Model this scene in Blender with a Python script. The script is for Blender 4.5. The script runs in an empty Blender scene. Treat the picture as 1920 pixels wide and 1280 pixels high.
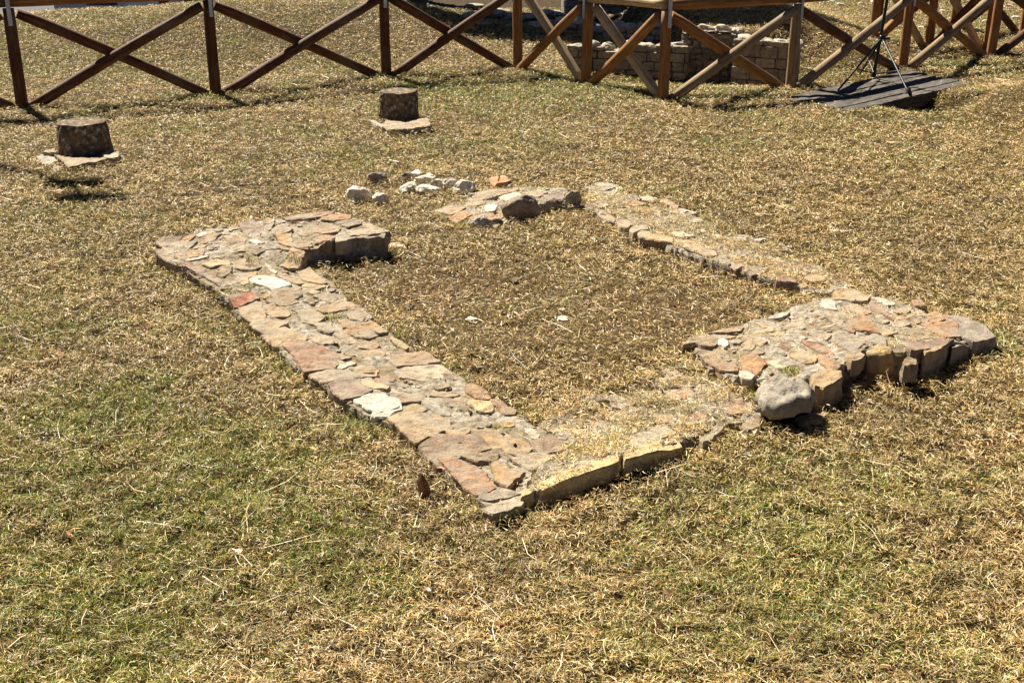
import bpy, bmesh, math, random
import numpy as np
from mathutils import Vector, Matrix, noise as mnoise
from mathutils.geometry import delaunay_2d_cdt

random.seed(7)
RNG = np.random.default_rng(7)
C = bpy.context.scene.collection
R = math.radians

# ------------------------------------------------------------------ camera model
F, CX, CY, PITCH, CAMH = 2200.0, 960.0, 640.0, R(21.6), 2.0
CP, SP = math.cos(PITCH), math.sin(PITCH)
SUN_EL, SUN_AZ = R(47), R(-34)          # azimuth measured from +Y towards +X


def ray(px, py):
    u = (np.asarray(px, float) - CX) / F
    v = (CY - np.asarray(py, float)) / F
    return u, CP + SP * v, -SP + CP * v


def P(px, py, z=0.0):
    """a point at height z that the photograph shows at pixel (px, py)"""
    dx, dy, dz = ray(px, py)
    t = (z - CAMH) / dz
    return dx * t, dy * t


# ------------------------------------------------------------------ noise
def vn(x, y, seed=0):
    xi = np.floor(x).astype(np.int64)
    yi = np.floor(y).astype(np.int64)
    fx, fy = x - xi, y - yi
    fx = fx * fx * (3 - 2 * fx)
    fy = fy * fy * (3 - 2 * fy)

    def hsh(a, b):
        n = (a * 374761393 + b * 668265263 + seed * 1442695041) & 0xFFFFFFFF
        n = ((n ^ (n >> 13)) * 1274126177) & 0xFFFFFFFF
        return ((n ^ (n >> 16)) & 0xFFFF) / 65535.0
    a, b = hsh(xi, yi), hsh(xi + 1, yi)
    c, d = hsh(xi, yi + 1), hsh(xi + 1, yi + 1)
    return (a * (1 - fx) + b * fx) * (1 - fy) + (c * (1 - fx) + d * fx) * fy


def fbm(x, y, scale, seed=0, octv=3):
    s, a, t = 0.0, 1.0, 0.0
    for k in range(octv):
        s = s + a * vn(x / scale + 17.3 * k, y / scale - 9.1 * k, seed + k)
        t += a
        a *= 0.5
        scale = scale * 0.5
    return s / t


def sstep(a, b, x):
    t = np.clip((x - a) / (b - a), 0, 1)
    return t * t * (3 - 2 * t)


# ------------------------------------------------------------------ terrain
def gx(px, py):
    return P(px, py, 0.0)


PLANK = [P(1470, 182, .03), P(1700, 134, .05), P(1818, 154, .06), P(1602, 202, .04)]
DITCH_A = np.array(P(1640, 176))
DITCH_B = np.array(P(1745, 196))


def seg_dist(x, y, a, b):
    d = b - a
    t = np.clip(((x - a[0]) * d[0] + (y - a[1]) * d[1]) / (d @ d), 0, 1)
    return np.hypot(x - a[0] - t * d[0], y - a[1] - t * d[1]), t


def terrain(x, y):
    x = np.asarray(x, float)
    y = np.asarray(y, float)
    h = 0.022 * (fbm(x, y, 0.42, 3) - .5) + 0.05 * (fbm(x, y, 1.7, 5, 2) - .5)
    near = np.exp(-(((x - .2) / 2.4) ** 2 + ((y - 5.6) / 2.6) ** 2))
    h = h * (1 - .55 * near)
    # mound on the left beyond the fence, falling to the road behind it
    amp = np.interp(x, [-12, -7.2, -5.5, -3.6, -1.8, -.98, -.45, .3], [.10, .17, .26, .40, .38, .21, .06, 0])
    h = h + amp * sstep(13.0, 16.8, y)
    h = h - (amp + 0.45) * sstep(17.2, 19.2, y) * (1 - sstep(1.5, 4.0, x))
    # low shelf left of the excavated walls
    # terrace behind the excavated walls
    tw = sstep(1.75, 2.3, x) * (1 - sstep(3.4, 5.2, x))
    h = h + 0.40 * tw * sstep(12.95, 13.35 + 1.7 * sstep(2.7, 3.5, x), y)
    # pit at the foot of those walls
    h = h - 0.10 * np.exp(-(((x - 2.0) / 1.1) ** 2 + ((y - 12.55) / .35) ** 2))
    # ditch below the board walk
    d, t = seg_dist(x, y, DITCH_A, DITCH_B)
    h = h - 0.42 * np.exp(-(d / .30) ** 2) * (0.35 + .65 * t)
    d2, t2 = seg_dist(x, y, DITCH_A, np.array([3.9, 12.9]))
    h = h - 0.09 * np.exp(-(d2 / .35) ** 2)
    # bank on the far right
    h = h + 0.26 * np.exp(-(((x - 5.0) / .75) ** 2 + ((y - 10.7) / .9) ** 2))
    return h


def hummock(x, y):
    """small tussocks of the turf"""
    k = sstep(.36, .74, .75 * vn(x / .042, y / .042, 81) + .25 * vn(x / .11, y / .11, 82))
    return .017 * k


def T(px, py):
    """ground point seen at pixel"""
    x, y = P(px, py, 0.0)
    for _ in range(8):
        z = terrain(x, y)
        x, y = P(px, py, z)
    return float(x), float(y), float(terrain(x, y))


# ------------------------------------------------------------------ materials
MATS = {}


def mat(name):
    m = bpy.data.materials.new(name)
    m.use_nodes = True
    nt = m.node_tree
    nt.nodes.clear()
    out = nt.nodes.new('ShaderNodeOutputMaterial')
    MATS[name] = m
    return m, nt, out


def N(nt, typ, **kw):
    n = nt.nodes.new(typ)
    for k, v in kw.items():
        if k in n.inputs.keys() if hasattr(n.inputs, 'keys') else False:
            n.inputs[k].default_value = v
        else:
            setattr(n, k, v)
    return n


def noise_node(nt, coord, scale, detail=6, rough=.6, vec_scale=None):
    n = nt.nodes.new('ShaderNodeTexNoise')
    n.inputs['Scale'].default_value = scale
    n.inputs['Detail'].default_value = detail
    n.inputs['Roughness'].default_value = rough
    if vec_scale:
        mp = nt.nodes.new('ShaderNodeMapping')
        mp.inputs['Scale'].default_value = vec_scale
        nt.links.new(coord, mp.inputs['Vector'])
        coord = mp.outputs['Vector']
    nt.links.new(coord, n.inputs['Vector'])
    return n.outputs['Fac']


def ramp(nt, fac, stops):
    r = nt.nodes.new('ShaderNodeValToRGB')
    el = r.color_ramp.elements
    while len(el) < len(stops):
        el.new(.5)
    for e, (p, c) in zip(el, stops):
        e.position = p
        e.color = (*c, 1) if len(c) == 3 else c
    nt.links.new(fac, r.inputs['Fac'])
    return r.outputs['Color']


def mix(nt, a, b, fac, mode='MIX'):
    m = nt.nodes.new('ShaderNodeMix')
    m.data_type = 'RGBA'
    m.blend_type = mode
    for sock, v in ((m.inputs[0], fac), (m.inputs[6], a), (m.inputs[7], b)):
        if hasattr(v, 'is_output'):
            nt.links.new(v, sock)
        elif isinstance(v, (int, float)):
            sock.default_value = v
        else:
            sock.default_value = (*v, 1)
    return m.outputs[2]


def bump(nt, height, strength=.5, dist=.01, normal=None):
    b = nt.nodes.new('ShaderNodeBump')
    b.inputs['Strength'].default_value = strength
    b.inputs['Distance'].default_value = dist
    nt.links.new(height, b.inputs['Height'])
    if normal:
        nt.links.new(normal, b.inputs['Normal'])
    return b.outputs['Normal']


def principled(nt, out, col, rough=.9, normal=None, spec=.2, metal=0):
    p = nt.nodes.new('ShaderNodeBsdfPrincipled')
    if hasattr(col, 'is_output'):
        nt.links.new(col, p.inputs['Base Color'])
    else:
        p.inputs['Base Color'].default_value = (*col, 1)
    p.inputs['Roughness'].default_value = rough
    p.inputs['Specular IOR Level'].default_value = spec
    p.inputs['Metallic'].default_value = metal
    if normal:
        nt.links.new(normal, p.inputs['Normal'])
    nt.links.new(p.outputs[0], out.inputs['Surface'])
    return p


def coords(nt):
    return nt.nodes.new('ShaderNodeTexCoord').outputs['Object']


def attr(nt, name='Col'):
    a = nt.nodes.new('ShaderNodeAttribute')
    a.attribute_name = name
    return a.outputs['Color']


# ground: thatch over brown soil, colour darkened to add shade in the gaps
m, nt, out = mat('thatch_soil')
co = coords(nt)
fine = noise_node(nt, co, 95, 8, .75)
mid = noise_node(nt, co, 9, 5, .6)
big = noise_node(nt, co, 1.4, 4, .6)
c1 = ramp(nt, fine, [(.40, (.008, .005, .003)), (.52, (.05, .032, .014)), (.64, (.24, .165, .07))])
c2 = ramp(nt, mid, [(.3, (.62, .55, .45)), (.7, (1, 1, 1))])
c3 = ramp(nt, big, [(.35, (1, .92, .8)), (.65, (.85, .98, .62))])
c = mix(nt, c1, c2, 1.0, 'MULTIPLY')
c = mix(nt, c, c3, .8, 'MULTIPLY')
c = mix(nt, c, attr(nt), 1.0, 'MULTIPLY')
principled(nt, out, c, .95, bump(nt, fine, .9, .012), .1)

# grass blades
m, nt, out = mat('grass_blade')
a = attr(nt)
d = nt.nodes.new('ShaderNodeBsdfDiffuse')
t = nt.nodes.new('ShaderNodeBsdfTranslucent')
g = nt.nodes.new('ShaderNodeBsdfGlossy')
g.inputs['Roughness'].default_value = .45
nt.links.new(a, d.inputs['Color'])
nt.links.new(a, t.inputs['Color'])
ms = nt.nodes.new('ShaderNodeMixShader')
ms.inputs[0].default_value = .16
nt.links.new(d.outputs[0], ms.inputs[1])
nt.links.new(t.outputs[0], ms.inputs[2])
ms2 = nt.nodes.new('ShaderNodeMixShader')
ms2.inputs[0].default_value = .05
nt.links.new(ms.outputs[0], ms2.inputs[1])
nt.links.new(g.outputs[0], ms2.inputs[2])
nt.links.new(ms2.outputs[0], out.inputs['Surface'])

# weathered field stone, tinted by the mesh colour
m, nt, out = mat('field_stone')
co = coords(nt)
n1 = noise_node(nt, co, 22, 8, .68)
n2 = noise_node(nt, co, 90, 8, .75)
n3 = noise_node(nt, co, 6, 5, .6)
c = mix(nt, attr(nt), ramp(nt, n1, [(.30, (.30, .26, .24)), (.44, (.78, .74, .72)), (.54, (1.05, 1.03, 1)), (.75, (1.45, 1.4, 1.3))]), 1.0, 'MULTIPLY')
c = mix(nt, c, (.30, .27, .22), ramp(nt, n3, [(.52, (0, 0, 0)), (.64, (.6, .6, .6))]))
c = mix(nt, c, (.045, .036, .026), ramp(nt, n2, [(.55, (0, 0, 0)), (.65, (.9, .9, .9))]))
n5 = noise_node(nt, co, 11, 7, .7)
c = mix(nt, c, (.17, .12, .085), ramp(nt, n5, [(.55, (0, 0, 0)), (.66, (.75, .75, .75))]))
c = mix(nt, c, (.62, .55, .42), ramp(nt, n1, [(.60, (0, 0, 0)), (.70, (.6, .6, .6))]))
n6 = noise_node(nt, co, 8, 8, .72)
c = mix(nt, c, (.43, .36, .255), ramp(nt, n6, [(.42, (0, 0, 0)), (.60, (.6, .6, .6))]))
nb = bump(nt, n1, 1.0, .022)
principled(nt, out, c, .9, bump(nt, n2, 1.0, .010, nb), .15)

# pale limestone
m, nt, out = mat('limestone')
co = coords(nt)
n1 = noise_node(nt, co, 20, 8, .7)
n2 = noise_node(nt, co, 70, 8, .75)
c = mix(nt, attr(nt), ramp(nt, n1, [(.30, (.45, .43, .42)), (.45, (.85, .83, .8)), (.56, (1.05, 1.04, 1)), (.75, (1.3, 1.28, 1.2))]), 1.0, 'MULTIPLY')
c = mix(nt, c, (.10, .09, .075), ramp(nt, n2, [(.57, (0, 0, 0)), (.67, (.8, .8, .8))]))
nb = bump(nt, n1, 1.0, .02)
principled(nt, out, c, .9, bump(nt, n2, 1.0, .008, nb), .15)

# old lime mortar with grit
m, nt, out = mat('old_mortar')
co = coords(nt)
n1 = noise_node(nt, co, 30, 8, .7)
n2 = noise_node(nt, co, 130, 6, .8)
n3 = noise_node(nt, co, 5, 4, .6)
c = ramp(nt, n1, [(.32, (.15, .12, .09)), (.46, (.38, .325, .245)), (.62, (.56, .50, .40))])
c = mix(nt, c, ramp(nt, n2, [(.38, (.35, .32, .3)), (.55, (1, 1, 1))]), .9, 'MULTIPLY')
c = mix(nt, c, (.21, .15, .075), ramp(nt, n3, [(.45, (0, 0, 0)), (.6, (.7, .7, .7))]))
nb = bump(nt, n1, .8, .02)
principled(nt, out, c, .95, bump(nt, n2, .8, .008, nb), .15)

# dark lichened stone of the stumps
m, nt, out = mat('lichen_stone')
co = coords(nt)
n1 = noise_node(nt, co, 26, 8, .72)
n2 = noise_node(nt, co, 9, 5, .6)
c = ramp(nt, n1, [(.34, (.028, .02, .014)), (.47, (.10, .073, .048)), (.56, (.20, .155, .105)), (.63, (.50, .45, .36))])
c = mix(nt, c, (.2, .115, .05), ramp(nt, n2, [(.48, (0, 0, 0)), (.62, (.65, .65, .65))]))
principled(nt, out, c, .92, bump(nt, n1, .9, .02), .15)


def wood(name, dark, base, light, grey, greyfac):
    m, nt, out = mat(name)
    co = coords(nt)
    g1 = noise_node(nt, co, 9, 8, .65, (6, 6, .35))
    g2 = noise_node(nt, co, 30, 8, .7, (5, 5, .22))
    n3 = noise_node(nt, co, 4, 4, .6, (1, 1, .6))
    c = ramp(nt, g1, [(.3, dark), (.52, base), (.72, light)])
    c = mix(nt, c, ramp(nt, g2, [(.34, (.3, .27, .25)), (.5, (1, 1, 1))]), .85, 'MULTIPLY')
    c = mix(nt, c, grey, ramp(nt, n3, [(.46, (0, 0, 0)), (.66, (greyfac,) * 3)]))
    nb = bump(nt, g1, .5, .01)
    principled(nt, out, c, .75, bump(nt, g2, .6, .006, nb), .25)


wood('brown_wood', (.035, .012, .005), (.11, .038, .012), (.19, .075, .024), (.20, .15, .09), .5)
wood('orange_wood', (.11, .042, .012), (.29, .125, .036), (.40, .20, .07), (.30, .22, .12), .35)
wood('grey_wood', (.10, .06, .028), (.27, .175, .085), (.42, .30, .16), (.33, .27, .19), .5)
wood('pale_wood', (.26, .16, .07), (.48, .34, .17), (.62, .48, .28), (.5, .42, .3), .5)

# grey weathered boards
m, nt, out = mat('weathered_board')
co = coords(nt)
g1 = noise_node(nt, co, 12, 8, .7, (.35, 6, 6))
g2 = noise_node(nt, co, 5, 5, .6, (.8, 2, 2))
c = ramp(nt, g1, [(.3, (.018, .015, .012)), (.5, (.10, .085, .072)), (.66, (.24, .205, .175))])
c = mix(nt, c, ramp(nt, g2, [(.35, (.45, .42, .38)), (.6, (1, 1, 1))]), .8, 'MULTIPLY')
principled(nt, out, c, .85, bump(nt, g1, .9, .015), .2)


def plain(name, col, rough=.6, metal=0, spec=.3):
    m, nt, out = mat(name)
    co = coords(nt)
    n = noise_node(nt, co, 40, 5, .6)
    c = mix(nt, col, ramp(nt, n, [(.3, (.72, .72, .72)), (.7, (1.1, 1.1, 1.1))]), 1.0, 'MULTIPLY')
    principled(nt, out, c, rough, bump(nt, n, .15, .003), spec, metal)


plain('galvanised_steel', (.42, .44, .46), .45, .7)
plain('black_metal', (.018, .02, .02), .42, .2)
plain('rubber_black', (.02, .02, .02), .8)
plain('asphalt', (.05, .05, .052), .9)
plain('white_paint', (.78, .78, .79), .3, 0, .5)
plain('dark_glass', (.03, .035, .04), .08, 0, .6)
plain('plate_dark', (.05, .06, .09), .5)
plain('bark', (.12, .09, .06), .9)
plain('caster_grey', (.25, .26, .27), .5, .3)
plain('red_lamp', (.35, .02, .015), .25)

m, nt, out = mat('tree_leaf')
a = attr(nt)
d = nt.nodes.new('ShaderNodeBsdfDiffuse')
t = nt.nodes.new('ShaderNodeBsdfTranslucent')
nt.links.new(a, d.inputs['Color'])
nt.links.new(a, t.inputs['Color'])
ms = nt.nodes.new('ShaderNodeMixShader')
ms.inputs[0].default_value = .3
nt.links.new(d.outputs[0], ms.inputs[1])
nt.links.new(t.outputs[0], ms.inputs[2])
nt.links.new(ms.outputs[0], out.inputs['Surface'])

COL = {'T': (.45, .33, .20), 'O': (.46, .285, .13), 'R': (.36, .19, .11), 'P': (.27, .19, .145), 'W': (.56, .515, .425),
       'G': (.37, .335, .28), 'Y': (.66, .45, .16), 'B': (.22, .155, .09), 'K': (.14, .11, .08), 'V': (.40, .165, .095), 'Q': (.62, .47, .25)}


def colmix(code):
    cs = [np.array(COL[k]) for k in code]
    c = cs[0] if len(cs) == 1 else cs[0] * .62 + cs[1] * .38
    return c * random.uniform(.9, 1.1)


# ------------------------------------------------------------------ object helpers
def meta(o, label=None, cat=None, group=None, kind=None):
    if label:
        o['label'] = label
    if cat:
        o['category'] = cat
    if group:
        o['group'] = group
    if kind:
        o['kind'] = kind
    return o


def empty(name, loc, label, cat, group=None):
    o = bpy.data.objects.new(name, None)
    o.empty_display_size = .1
    C.objects.link(o)
    o.location = loc
    return meta(o, label, cat, group, 'thing')


def mk(name, verts, faces, material, parent=None, origin=None, col=None, smooth=False):
    """verts are in world space; origin is where the object's own origin lies"""
    v = np.asarray(verts, float)
    if parent is not None:
        base = np.array(parent.matrix_world.translation) if False else np.array(world_loc(parent))
    else:
        base = np.zeros(3)
    org = base if origin is None else np.asarray(origin, float)
    me = bpy.data.meshes.new(name)
    me.from_pydata([tuple(p) for p in (v - org)], [], [tuple(f) for f in faces])
    if smooth:
        me.polygons.foreach_set('use_smooth', [True] * len(me.polygons))
    me.update()
    if col is not None:
        ca = me.color_attributes.new('Col', 'FLOAT_COLOR', 'POINT')
        arr = np.ones((len(v), 4))
        arr[:, :3] = col
        ca.data.foreach_set('color', arr.ravel())
    me.materials.append(MATS[material])
    o = bpy.data.objects.new(name, me)
    C.objects.link(o)
    o.location = org - base
    if parent is not None:
        o.parent = parent
    return o


def world_loc(o):
    l = Vector(o.location)
    while o.parent is not None:
        o = o.parent
        l += o.location
    return l


def n3(x, y, z, s=1.0):
    return mnoise.noise((x * s, y * s, z * s))


def inside(poly, x, y):
    """vectorised point in polygon"""
    x = np.asarray(x)
    y = np.asarray(y)
    res = np.zeros(x.shape, bool)
    n = len(poly)
    j = n - 1
    for i in range(n):
        xi, yi = poly[i]
        xj, yj = poly[j]
        cond = ((yi > y) != (yj > y)) & (x < (xj - xi) * (y - yi) / ((yj - yi) + 1e-12) + xi)
        res ^= cond
        j = i
    return res


def resample(poly, step):
    out = []
    n = len(poly)
    for i in range(n):
        a, b = np.array(poly[i]), np.array(poly[(i + 1) % n])
        k = max(1, int(np.hypot(*(b - a)) / step))
        for t in range(k):
            out.append(a + (b - a) * t / k)
    return out


def area(poly):
    s = 0
    for i in range(len(poly)):
        a, b = poly[i - 1], poly[i]
        s += a[0] * b[1] - a[1] * b[0]
    return s / 2


def slab_mesh(poly, zfun, depth, step=.016, rough=.004, bumpz=.006, chamf=.007, tilt=0.0, grid=None, seed=None):
    """an irregular flat stone: bumpy top, chipped rim, straight down sides"""
    sd = random.random() * 50 if seed is None else seed
    if area(poly) < 0:
        poly = poly[::-1]
    b = resample(poly, step)
    cen = np.mean(b, axis=0)
    k = len(b)
    # soften corners a little and chip the rim
    b2 = []
    for i in range(k):
        p = (b[i - 1] + 4 * b[i] + b[(i + 1) % k]) / 6
        j = n3(p[0], p[1], sd, 38) * rough * 1.6 + n3(p[0], p[1], sd + 9, 110) * rough
        d = p - cen
        b2.append(p + d / (np.hypot(*d) + 1e-6) * j)
    ins = []
    for p in b2:
        d = cen - p
        L = np.hypot(*d) + 1e-6
        ins.append(p + d / L * min(chamf * (1 + .8 * n3(p[0], p[1], sd + 3, 50)), L * .4))
    g = grid or max(.014, min(.03, math.sqrt(abs(area(poly))) / 7))
    mn, mx = np.min(ins, axis=0), np.max(ins, axis=0)
    xs, ys = np.meshgrid(np.arange(mn[0], mx[0], g), np.arange(mn[1], mx[1], g))
    xs = xs + RNG.uniform(-.3, .3, xs.shape) * g
    ys = ys + RNG.uniform(-.3, .3, ys.shape) * g
    small = [tuple(np.array(p) + (cen - np.array(p)) * .06) for p in ins]
    ok = inside(small, xs, ys)
    pts = [Vector(p) for p in ins] + [Vector((float(a), float(c))) for a, c in zip(xs[ok], ys[ok])]
    ed = [(i, (i + 1) % k) for i in range(k)]
    vo, eo, fo, ov, oe, of = delaunay_2d_cdt(pts, ed, [], 1, 1e-5)
    V, Fc, idx = [], [], {}
    ta = random.uniform(0, 6.28)
    for i, p in enumerate(vo):
        z = zfun(p.x, p.y) + bumpz * (n3(p.x, p.y, sd, 14) + .6 * n3(p.x, p.y, sd + 5, 40) + .4 * n3(p.x, p.y, sd + 8, 90)) + tilt * ((p.x - cen[0]) * math.cos(ta) + (p.y - cen[1]) * math.sin(ta))
        V.append((p.x, p.y, z))
        for o_ in ov[i]:
            idx[o_] = i
    for f in fo:
        f = list(f)
        a_ = sum(V[f[q - 1]][0] * V[f[q]][1] - V[f[q - 1]][1] * V[f[q]][0] for q in range(len(f)))
        Fc.append(f if a_ > 0 else f[::-1])
    n0 = len(V)
    for i, p in enumerate(b2):
        zt = V[idx[i]][2]
        V.append((p[0], p[1], zt - chamf * .9 - .002))
    nr = max(1, int(depth / .022))
    for r_ in range(1, nr + 1):
        for i, p in enumerate(b2):
            d = p - cen
            zz = V[n0 + i][2] - depth * r_ / nr
            off = n3(p[0], p[1], zz + sd + 20, 30) * .012 + n3(p[0], p[1], zz + sd, 9) * .012
            q = p + d / (np.hypot(*d) + 1e-6) * off
            V.append((q[0], q[1], zz))
    for i in range(k):
        j = (i + 1) % k
        Fc.append((idx[i], n0 + i, n0 + j, idx[j]))
        for r_ in range(nr):
            a0 = n0 + r_ * k
            Fc.append((a0 + i, a0 + k + i, a0 + k + j, a0 + j))
    Fc.append(tuple(n0 + nr * k + i for i in range(k - 1, -1, -1)))
    return V, Fc


def rock_mesh(cen, size, seed=None, sub=3, cuts=9, rough=.16, sharp=.75):
    """a broken field rock: a noisy ball trimmed by random planes"""
    rs = random.Random(seed if seed is not None else random.random())
    bm = bmesh.new()
    bmesh.ops.create_icosphere(bm, subdivisions=sub, radius=1)
    planes = []
    for _ in range(cuts):
        nrm = Vector((rs.gauss(0, 1), rs.gauss(0, 1), rs.gauss(0, .8))).normalized()
        planes.append((nrm, rs.uniform(.55, .88)))
    o = rs.random() * 40
    V = []
    for v in bm.verts:
        p = v.co.copy()
        for nrm, dd in planes:
            k = p.dot(nrm) - dd
            if k > 0:
                p -= nrm * k * sharp
        q = p * 2.2 + Vector((o, o, o))
        p *= 1 + rough * mnoise.noise(q) + rough * .55 * mnoise.noise(q * 2.7) + rough * .3 * mnoise.noise(q * 6)
        V.append((cen[0] + p.x * size[0], cen[1] + p.y * size[1], cen[2] + p.z * size[2]))
    Fc = [[v.index for v in f.verts] for f in bm.faces]
    bm.free()
    return V, Fc


def join(parts):
    V, Fc = [], []
    for v, f in parts:
        n = len(V)
        V += list(v)
        Fc += [tuple(i + n for i in q) for q in f]
    return V, Fc


def log(name, p0, p1, r0, r1, material, parent, sides=14, rings=9, rough=.06, bend=.0, cut=True):
    p0, p1 = Vector(p0), Vector(p1)
    L = (p1 - p0).length
    sd = random.random() * 60
    V, Fc = [], []
    bx, by = random.uniform(-1, 1) * bend, random.uniform(-1, 1) * bend
    for i in range(rings + 1):
        t = i / rings
        r = r0 + (r1 - r0) * t
        if i in (0, rings):
            r *= .93
        for k in range(sides):
            a = 2 * math.pi * k / sides
            rr = r * (1 + rough * n3(math.cos(a) * 1.5, math.sin(a) * 1.5, t * L * 3 + sd))
            V.append((rr * math.cos(a) + bx * math.sin(math.pi * t), rr * math.sin(a) + by * math.sin(math.pi * t), t * L))
    for i in range(rings):
        for k in range(sides):
            k2 = (k + 1) % sides
            Fc.append((i * sides + k, i * sides + k2, (i + 1) * sides + k2, (i + 1) * sides + k))
    Fc.append(tuple(range(sides - 1, -1, -1)))
    Fc.append(tuple(rings * sides + k for k in range(sides)))
    me = bpy.data.meshes.new(name)
    me.from_pydata(V, [], Fc)
    sm = [True] * (len(Fc) - 2) + [False, False]
    me.polygons.foreach_set('use_smooth', sm)
    me.materials.append(MATS[material])
    o = bpy.data.objects.new(name, me)
    C.objects.link(o)
    base = world_loc(parent) if parent else Vector((0, 0, 0))
    o.location = p0 - base
    o.rotation_mode = 'QUATERNION'
    o.rotation_quaternion = (p1 - p0).to_track_quat('Z', 'Y')
    if parent:
        o.parent = parent
    return o


def box_mesh(c, ax, ay, az):
    c, ax, ay, az = (np.array(q, float) for q in (c, ax, ay, az))
    V = [c + sx * ax + sy * ay + sz * az for sz in (-1, 1) for sy in (-1, 1) for sx in (-1, 1)]
    return V, [(0, 2, 3, 1), (4, 5, 7, 6), (0, 1, 5, 4), (2, 6, 7, 3), (0, 4, 6, 2), (1, 3, 7, 5)]


# ------------------------------------------------------------------ foundation walls
def idw(ctrl):
    pts = []
    for px, py, z in ctrl:
        x, y = P(px, py, z)
        pts.append((float(x), float(y), z))
    A = np.array(pts)

    def f(x, y):
        x = np.asarray(x, float)
        y = np.asarray(y, float)
        d2 = (x[..., None] - A[:, 0]) ** 2 + (y[..., None] - A[:, 1]) ** 2 + 1e-4
        w = 1 / d2 ** 1.5
        return (w * A[:, 2]).sum(-1) / w.sum(-1)
    return f


WALLS = {}          # name -> dict(poly, z, cover) used when grass is strewn
STONE_POLYS = []    # footprints of bare stones


def wall(name, label, outline, ctrl, cover, skirt=.12):
    zf = idw(ctrl)
    poly = []
    for px, py in outline:
        x, y = P(px, py, .05)
        for _ in range(5):
            x, y = P(px, py, float(zf(x, y)))
        poly.append((float(x), float(y)))
    cx, cy = np.mean([p[0] for p in poly]), np.mean([p[1] for p in poly])
    root = empty('foundation_wall', (cx, cy, 0), label, 'stone wall', 'low foundation walls of the ruined room')

    def zb(x, y):
        return float(zf(x, y)) - .005
    v, f = slab_mesh(poly, zb, skirt + .10, step=.02, rough=.017, bumpz=.013, chamf=.012, grid=.022)
    mk('mortar_bed', v, f, 'old_mortar', root, col=(1, 1, 1), smooth=False)
    WALLS[name] = dict(poly=poly, z=zf, cover=cover, root=root)
    return WALLS[name]


def trace(w, org, sc, pts, code, lift=.0, depth=.05, name='flagstone', bumpz=.006, tilt=.05, label=None, rough=.005, bare=True, grow=1.0, chamf=None, grid=None, smooth=False):
    zf = w['z']
    if name == 'flagstone':
        lift, grow, tilt = lift * .45 + random.uniform(-.002, .002), 1.08 if code[0] in 'WY' else random.uniform(1.24, 1.38), .03
    poly = []
    for a, b in pts:
        px, py = org[0] + a / sc, org[1] + b / sc
        x, y = P(px, py, .05)
        for _ in range(4):
            x, y = P(px, py, float(zf(x, y)) + lift)
        poly.append((float(x), float(y)))
    pc_ = np.mean(poly, axis=0)
    poly = [tuple(pc_ + (np.array(q) - pc_) * grow) for q in poly]
    v, f = slab_mesh(poly, lambda x, y: float(zf(x, y)) + lift, depth, rough=rough, bumpz=bumpz, tilt=tilt, chamf=chamf or (.004 if name == 'flagstone' else .006), grid=grid)
    o = mk(name, v, f, 'limestone' if code[0] in 'WQ' else 'field_stone', w['root'], col=colmix(code), smooth=smooth)
    if label:
        o['label'] = label
    if bare:
        STONE_POLYS.append(poly)
    return o


def boulder(w, px, py, wpx, hpx, zbase, code, name='boulder', deep=.8, seed=None, label=None, sub=4, rough=.2, sink=.25):
    """a rock part of wall w: its middle seen at (px,py), wpx x hpx in the photo"""
    x, y = P(px, py + hpx / 2, zbase)
    dist = math.sqrt(x * x + y * y + CAMH ** 2)
    s = dist / F
    wx = wpx * s / 2
    hz = hpx * s / 2
    v, f = rock_mesh((float(x), float(y) + wx * deep * .6, zbase + hz * (1 - sink)), (wx * 1.12, wx * deep, hz * 1.25), seed, sub, rough=rough)
    o = mk(name, v, f, 'limestone' if code[0] in 'WQ' else 'field_stone', w['root'], col=colmix(code), smooth=False)
    if label:
        o['label'] = label
    return o


def fill(w, n, size, codes, lift=.004, region=None, tries=12, name='rubble'):
    """small filler stones set between the traced ones, one mesh"""
    poly = region or w['poly']
    mn, mx = np.min(poly, axis=0), np.max(poly, axis=0)
    taken, parts, cols = [], [], []
    for _ in range(n * tries):
        if len(parts) >= n:
            break
        x, y = random.uniform(mn[0], mx[0]), random.uniform(mn[1], mx[1])
        r = random.uniform(*size)
        ring = [(x + r * q * math.cos(a) * st, y + r * q * math.sin(a)) for a, q, st in
                [(k * 2 * math.pi / 6 + random.uniform(-.35, .35), random.uniform(.6, 1.1), random.uniform(.9, 1.5)) for k in range(6)]]
        pxs = np.array([p[0] for p in ring] + [x])
        pys = np.array([p[1] for p in ring] + [y])
        if not inside(poly, pxs, pys).all():
            continue
        if any(inside(sp, pxs, pys).any() for sp in STONE_POLYS):
            continue
        if any((x - a) ** 2 + (y - b) ** 2 < (r + c) ** 2 * .75 for a, b, c in taken):
            continue
        taken.append((x, y, r))
        if r > .03:
            STONE_POLYS.append(ring)
        v, f = slab_mesh(ring, lambda a, b: float(w['z'](a, b)) + lift - .007, .03, rough=.006, bumpz=.005, tilt=.05, chamf=.004)
        parts.append((v, f))
        cols += [colmix(random.choice(codes))] * len(v)
    if not parts:
        return
    v, f = join(parts)
    o = mk(name, v, f, 'field_stone', w['root'], col=np.array(cols))
    o['kind'] = 'stuff'
    return o


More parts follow.
